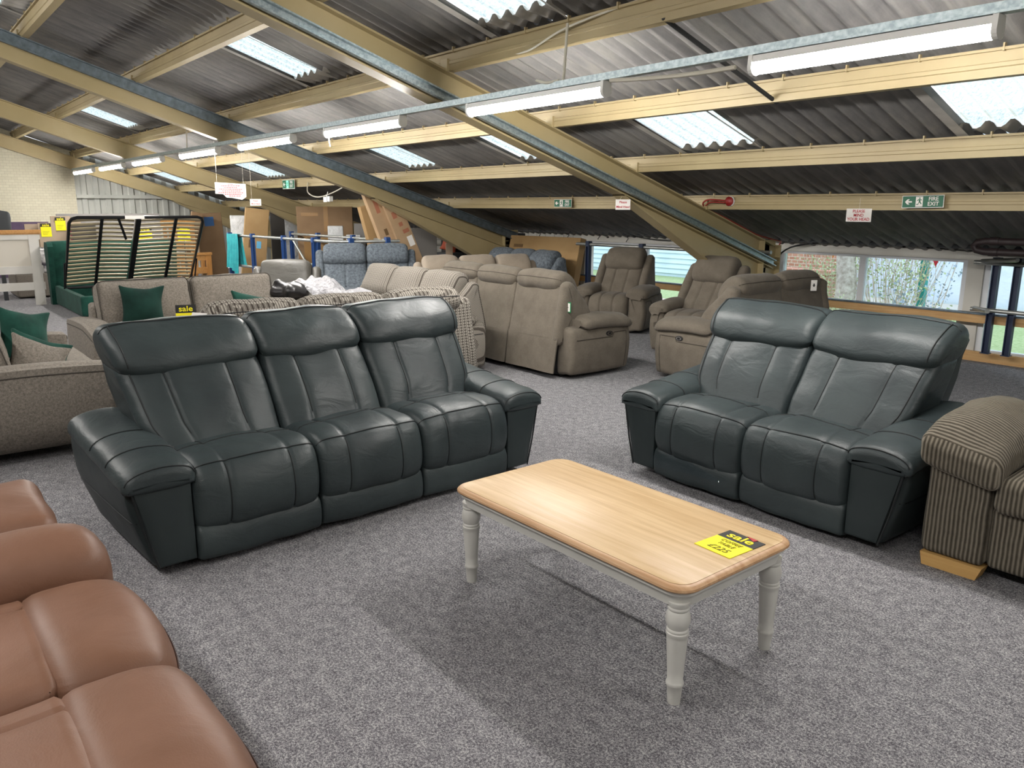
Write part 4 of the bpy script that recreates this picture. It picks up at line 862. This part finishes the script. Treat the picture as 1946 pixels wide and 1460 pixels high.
# ================================================================ STAIR RAILING, TOWEL
def railing(label,posts,rails,pm='blue_paint',group=None,h_=1.09,braces=(),z0=0):
    t=thing('pipe_railing',label,'railing',(posts[0][0],posts[0][1],0)); ox,oy=posts[0][:2]
    for (x,y) in posts:
        x-=ox;y-=oy
        m_=multi((x-.03,x+.03,y-.004,y+.004,z0,h_-.02),(x-.03,x-.022,y-.03,y+.03,z0,h_-.02),(x+.022,x+.03,y-.03,y+.03,z0,h_-.02),(x-.04,x+.04,y-.04,y+.04,z0,z0+.01))
        po=obj('post',m_,pm,t,sharp=None); obj('clamp',MB().box(x-.034,x+.034,y-.034,y+.034,h_-.06,h_+.015),pm,po,sharp=None)
    for (a,b) in braces:
        obj('brace',MB().tube([(a[0]-ox,a[1]-oy,a[2]),(b[0]-ox,b[1]-oy,b[2])],.022,4),pm,t,sharp=None)
    for r_ in rails: obj('pipe',MB().tube([(x-ox,y-oy,z) for x,y,z in r_],.022,10),'pipe_grey',t)
    return t
railing('blue posts and grey pipe rails, near side of the stairwell, turquoise towel at left end',[(-14.0,4.85),(-13.2,4.95),(-12.1,5.03),(-11.1,5.08),(-10.45,5.35),(-10.28,5.85)],
 [[(-14.05,4.85,1.06),(-13.2,4.95,1.06),(-11.1,5.08,1.06),(-10.68,5.1,1.06),(-10.5,5.25,1.06),(-10.22,6.02,1.06)],[(-14.05,4.85,.55),(-13.2,4.95,.55),(-11.1,5.08,.55),(-10.6,5.1,.55)]],braces=[((-13.2,4.97,.45),(-13.5,5.3,.02)),((-12.1,5.05,.45),(-11.75,5.3,.02)),((-14,4.87,.4),(-13.7,5.1,.02))])
railing('blue posts with grey pipe rails, far side of the stairwell before the boxes',[(-14.05,6.0),(-13.0,6.03),(-11.7,6.03),(-10.6,6.03)],
 [[(-14.1,6.0,1.06),(-10.55,6.03,1.06)],[(-14.1,6.0,.55),(-10.6,6.03,.55)],[(-14.0,5.98,1.0),(-13.1,6.0,.3)]],braces=[((-14.05,5.98,.55),(-13.6,5.7,.02)),((-13.0,6.0,.5),(-12.7,5.7,.02))])
tw=MB().grid(lambda u,v:(-14.02+.42*u+.02*v*math.sin(4*u),4.815+.04*u-.012-.035*v+.026*math.sin(u*26+2*v)*v**.5,1.085-.58*v-(.07*u*v)+.03*v*math.sin(5*u)),26,8)
tw.grid(lambda u,v:(-14.02+.42*u,4.815+.04*u-.012+.055*v+.0,1.085+.004*math.sin(PI*v)),26,2)
tw.grid(lambda u,v:(-14.02+.42*u+.06*v,4.87+.04*u+.03*v+.014*math.sin(u*20)*v,1.085-.52*v),26,8)
tag(obj('towel',tw,'turquoise',sharp=60),'turquoise towel hanging over the left end of the pipe rail','towel')
railing('dark blue posts and pipe rail before the block wall, left of the far rafter foot',[(-12.63,8.0),(-11.25,8.0)],[[(-13.4,8.0,1.04),(-11.1,8.0,1.04)]],'dark_blue_paint',h_=1.06)
railing('dark blue posts and pipe rail behind the slim recliner, along the far windows',[(-8.35,8.05),(-7.32,8.05),(-6.15,8.05),(-5.68,8.05)],[[(-8.6,8.05,1.03),(-6.2,8.05,1.03),(-5.34,8.05,1.05)]],'dark_blue_paint',h_=1.06)
t=railing('dark blue posts with grey pipe rails before the window at the far right',[(-3.175,8.64),(-2.985,8.64),(-1.6,8.64)],[[(-3.37,8.60,1.025),(.5,8.60,1.0)],[(-3.35,8.60,.56),(.5,8.60,.54)],[(-3.32,8.60,.57),(-3.06,8.25,.59)],[(-3.30,8.60,1.04),(-2.9,8.35,1.08)]],'dark_blue_paint',h_=1.065,z0=.12)
# ================================================================ CARTONS
def carton(label,w_,d_,h_,loc,rz,rx=0,ry=0,mat='cardboard',tapes=(),prints=(),labels=(),name='cardboard_box',cat='box',textl=None):
    t=thing(name,label,cat,loc); t.rotation_euler=(rx,ry,rz)
    obj('carton',MB().soft((0,0,h_/2),(w_/2,d_/2,h_/2),.008,seg=1,wr=0),mat,t,sharp=50)
    y=-d_/2
    for (x0,x1,z0,z1) in tapes: obj('tape',MB().box(x0,x1,y-.002,y,z0,z1),'tape',t,sharp=None)
    for (x0,x1,z0,z1,m_) in prints: obj('print',MB().box(x0,x1,y-.003,y-.001,z0,z1),m_,t,sharp=None)
    return t
carton('large upright brown box leaning before the window wall beside the recliner',1.55,.13,1.12,(-9.50,8.02,0),R(4),R(-13),0,'cardboard',(),[(-.66,-.45,.93,.98,'print_dark'),(.05,.17,.72,.84,'print_dark'),(.03,.28,.30,.315,'print_dark'),(.03,.28,.26,.275,'print_dark'),(.03,.28,.22,.235,'print_dark'),(.03,.28,.18,.195,'print_dark'),(.6,.68,.28,.33,'print_dark')])
carton('big brown box, taped down the middle, standing beyond the stairwell',1.0,.22,1.55,(-13.80,6.56,0),R(62),0,0,'cardboard_dark',[(-.02,.06,1.1,1.55),(-.42,-.12,1.38,1.44),(-.40,-.1,.98,1.04)],[])
carton('brown box below and before the big taped box',.8,.16,1.0,(-13.50,6.44,0),R(72),0,0,'cardboard',[(-.42,-.3,.1,.95),(-.1,.1,.9,.98)],[(.15,.32,.55,.8,'cyan_label')])
carton('tall brown box leaning right of the white mattress, with a small blue label',.42,.30,1.52,(-14.75,5.46,0),R(72),0,R(7),'cardboard',[],[(.02,.10,.80,.93,'cyan_label'),(-.12,-.05,.8,.95,'print_dark')])
t=carton('mattress in white wrapping leaning left of the tall brown box',.48,.22,1.38,(-15.2,5.55,0),R(72),0,0,'poly_wrap',[],[],name='wrapped_mattress',cat='mattress')
carton('tall brown box with a square blue label, far left beyond the towel',.55,.25,1.40,(-18.3,5.95,0),R(80),0,R(-3),'cardboard_dark',[],[(-.1,.1,1.12,1.32,'blue_label')])
carton('narrow brown box leaning behind the oak bed end',.22,.2,1.45,(-18.0,5.25,0),R(80),0,R(12),'cardboard_dark',[],[])
carton('short pale box lying on the floor left of the towel',.25,.25,.16,(-16.9,5.95,0),R(60),0,0,'cardboard_pale')
carton('dark tall panel between the tall box and the big taped box',.28,.1,1.5,(-15.9,6.5,0),R(72),0,0,'dark_board',name='wrapped_furniture_pack',cat='panel')
carton('white topped panel wrapped in clear film left of the big taped box',.34,.1,1.46,(-16.3,6.95,0),R(72),0,0,'poly_wrap',name='wrapped_furniture_pack',cat='panel')
carton('slim white wrapped piece standing before the big taped box',.26,.12,1.22,(-12.9,6.32,0),R(60),0,0,'poly_wrap',name='wrapped_furniture_pack',cat='panel')
carton('small grey wrapped piece right of the slim white one',.24,.12,1.07,(-12.75,6.58,0),R(60),0,0,'poly_wrap',name='wrapped_furniture_pack',cat='panel')
carton('grey wrapped piece behind, near the leaning boxes',.2,.12,1.25,(-13.2,6.95,0),R(60),0,0,'grey_board',name='wrapped_furniture_pack',cat='panel')
carton('plain brown box leaning lowest of the group beside the rafter',.26,.16,1.62,(-11.0,6.34,0),R(80),0,R(14)*-1,'cardboard',[],[])
carton('tall brown box leaning left of the pair, its top wrapped in clear film',.24,.14,1.92,(-10.72,6.52,0),R(80),0,R(-20),'cardboard_pale',[],[(-.03,.03,1.55,1.75,'print_red'),(-.02,.03,1.2,1.3,'print_dark')])
t=carton('tall brown box leaning right of the pair, with red printing and a white paper',.27,.14,1.96,(-10.60,6.80,0),R(80),0,R(-22),'cardboard_pale',[],[(-.09,-.02,1.72,1.80,'print_red'),(-.02,.04,1.36,1.42,'print_red'),(.0,.1,1.24,1.30,'print_red'),(-.07,.0,1.5,1.6,'print_red'),(.02,.11,1.02,1.18,'sign_white')])
carton('grey framed board leaning right of the tall boxes',.42,.06,1.20,(-11.5,7.25,0),R(62),0,0,'grey_board',name='mattress_board',cat='board')
carton('pale upright board beside the grey framed board',.12,.04,.95,(-11.3,7.62,0),R(62),0,0,'beige_board',name='narrow_board',cat='board')
carton('black sheet standing in for the dark opening between pale board and orange cushion',.5,.05,.95,(-12.2,8.35,0),R(40),0,0,'black',name='dark_opening_sheet',cat='panel')  # black sheet stands in for the darkness of an opening
pillow('scatter_cushion','small orange cushion by the dark blue post at the far wall','cushion',(-12.15,8.2,.86),(R(-10),R(20),R(40)),'orange',.32,.24,.05)
tag(obj('display_stand',MB().box(-12.35,-11.95,8.05,8.35,0,.74),'dark_grey',sharp=None),'low dark cabinet under the orange cushion','cabinet')
# ================================================================ GREY LEATHER, WHITE SHEET
t=plush('leather_armchair',1,'grey leather armchair with a bulging headrest behind the white sheet','armchair',(-8.45,3.45,0),R(60),'grey_leather','dark_seam',sw=.58,aw=.12,H=.93,D=.8,seat_g=(),back_g=(),button='',skirt=False,hr=.3)
t=thing('leather_sofa','low grey leather corner sofa showing between grey fabric sofa and white sheet','sofa',(-8.15,2.78,0),R(86))
obj('back',Loft([(.55,.1),(.52,.5),(.55,.70),(.63,.75),(.74,.72),(.78,.1)],.24,.10,.02,wr=.01).mb(),'grey_leather',t,sharp=60)
obj('seat',Loft([(.0,.15),(-.02,.3),(.02,.42),(.2,.46),(.5,.45),(.54,.15)],.23,.05,.02,wr=.01).mb(),'grey_leather',t,sharp=60)
tag(obj('leather_bundle',MB().soft((-7.62,3.18,.70),(.24,.12,.09),.07,(.03,.03,.03),8,wr=.08,wf=7),'black_leather' if 'black_leather' in MATS else leather('black_leather','1b1a1b','2b2a2b',.3,200,.8) and 'black_leather'),'crumpled black leather cover spilling from under the white sheet','cover')
sh=MB().grid(lambda u,v:(-8.2+1.35*u+.05*math.sin(7*v),3.30+.55*v+.03*math.sin(9*u),.67+.16*math.sin(PI*min(1,u*1.15+.05))*(math.sin(PI*(.15+.8*v)))+.09*noise.noise(Vector((u*6,v*5,2)))+.02*noise.noise(Vector((u*17,v*13,5)))-.10*max(0,u-.75)*4*.5),44,24)
tag(obj('plastic_sheet',sh,'white_plastic',sharp=80),'crumpled white plastic sheet heaped beside the check sofas','sheet')
# ================================================================ OUTSIDE
struct('floor_outside',MB().box(-60,20,YW+.2,40,-.12,-.08),'grass')
def out(name,mb,mat,label,cat,**k): return tag(obj(name,mb,mat,**k),label,cat)
out('garden_wall',MB().box(-9.5,-7.7,14,14.2,-.1,1.7),'outside_brick','brick building wall outside beyond the birch tree','wall',sharp=None)
out('low_wall',MB().box(-8.6,-7.3,12.8,13.0,-.1,.42).box(-8.65,-7.25,12.75,13.05,.42,.49),'outside_brick','low brick garden wall outside at the left of the near window','wall',sharp=None)
out('white_fabric_wall',MB().grid(lambda u,v:(-7.7+17*u,14.4+.04*math.sin(u*40),-.1+3.2*v),60,6),'tarpaulin','pale blue white wall filling the view outside the near window','wall')
out('path',MB().box(-7.9,10,13.2,14.3,-.08,-.05),'path','pale strip of path outside along the foot of the white wall','path',sharp=None)
m_=MB()
for i in range(7): m_.prism([(15.0,.0+.12*i),(14.97,.0+.12*i),(15.0,.12+.12*i)],0,-30,-9.6)
m_.box(-30,-9.6,15.0,15.1,-.1,.85)
out('clad_shed',m_,'pale_blue_cladding','pale blue building with horizontal boards outside the far windows','building',sharp=None)
out('roof_ridge',MB().prism([(-34,.5),(-26,.8),(-20,1.0),(-16,.95),(-13.0,.85),(-11.6,.7),(-11.6,.3)],1,18,18.5),'far_grey','dark slate roof outside behind the pale blue building','roof',sharp=None)
out('paving',MB().box(-30,-5.9,9.06,11.0,-.08,-.05),'pink_paving','pinkish paving strip outside below the far windows','paving',sharp=None)
out('teal_post',MB().box(-5.62,-5.52,12.4,12.5,-.1,2.0),'teal_paint','teal green post outside behind the shrub','post',sharp=None)
t=thing('birch_tree','pale birch trunk outside the near window','tree',(-6.3,11.5,-.1))
obj('trunk',MB().tube(crom([(0,0,0),(.02,0,.5),(-.03,0,1.1),(.05,0,1.8),(.0,0,3.0)],5,False),[.16-.002*i for i in range(21)],12),'bark',t)
for a in range(5): obj('branch',MB().tube([(0,0,.9+.2*a),(.4*math.cos(a*2),.3*math.sin(a*2),1.3+.2*a),(.8*math.cos(a*2),.5*math.sin(a*2),1.5+.2*a)],.02,5),'bark',t)
def shrub(label,loc,n,w_,h_,leaf,stem,seed):
    rnd=random.Random(seed); t=thing('shrub',label,'shrub',loc); sm=MB(); lf=MB()
    for i in range(n):
        x,y=rnd.uniform(-w_,w_),rnd.uniform(-.5,.5); a=rnd.uniform(-.5,.5); hh=h_*rnd.uniform(.5,1)
        pts=[(x*.5,y*.5,0),(x*.8+a*.2,y*.8,hh*.5),(x+a*.6,y,hh)]; sm.tube(pts,.0035,4)
        for k in range(14):
            f=rnd.uniform(.3,1); px=x*.5+(x*.5+a*.6)*f+rnd.uniform(-.12,.12); py=y*(.5+.5*f)+rnd.uniform(-.1,.1); pz=hh*f+rnd.uniform(-.1,.1); s_=rnd.uniform(.012,.03); d=rnd.uniform(0,6)
            c,s2=math.cos(d)*s_,math.sin(d)*s_
            lf.add([(px-c,py,pz-s2),(px+s2*.5,py-.01,pz-c*.5),(px+c,py,pz+s2),(px-s2*.5,py+.01,pz+c*.5)],[(0,1,2,3)])
    obj('stems',sm,stem,t); obj('foliage',lf,leaf,t,sharp=None); return t
shrub('tall twiggy shrub with small pale green leaves outside, left of the red flag',(-5.75,11.9,-.1),70,.55,1.7,'leaf_pale','twig',1)
shrub('ivy covered shrub outside left of the birch trunk',(-7.0,12.2,-.1),45,.6,1.2,'leaf_pale','twig',2)
shrub('low dry shrub outside at the foot of the near window',(-5.6,10.7,-.1),90,1.4,.38,'leaf_pale','dry_stem',3)
shrub('sparse twigs spreading outside before the pale wall',(-5.0,11.2,-.1),14,.4,1.0,'far_grey','twig',4)
def flag(label,x,z,mat,y=9.4,s_=.07): out('bunting_flag',MB().prism([(x-s_,z+s_),(x+s_,z+s_),(x+.01,z-s_*1.3)],1,y,y+.004),mat,label,'flag',sharp=None)
flag('red bunting flag outside the near window',-4.10,.99,'flag_red'); flag('red bunting flag outside beside the blue rail posts',-3.6,.98,'flag_red'); flag('orange bunting flag outside beside the birch trunk',-5.35,1.0,'flag_orange',s_=.05)
flag('red bunting flag outside above the left edge of the far windows',-9.75,1.08,'flag_red',s_=.06); flag('red bunting flag outside by the nearest column',-7.0,1.03,'flag_red',s_=.05)
out('bunting_string',MB().tube([(-12,9.402,1.17),(-9,9.402,1.14),(-5,9.402,1.07),(0,9.402,1.04)],.004,4),'white_cable','thin bunting string stretched outside the windows','string')
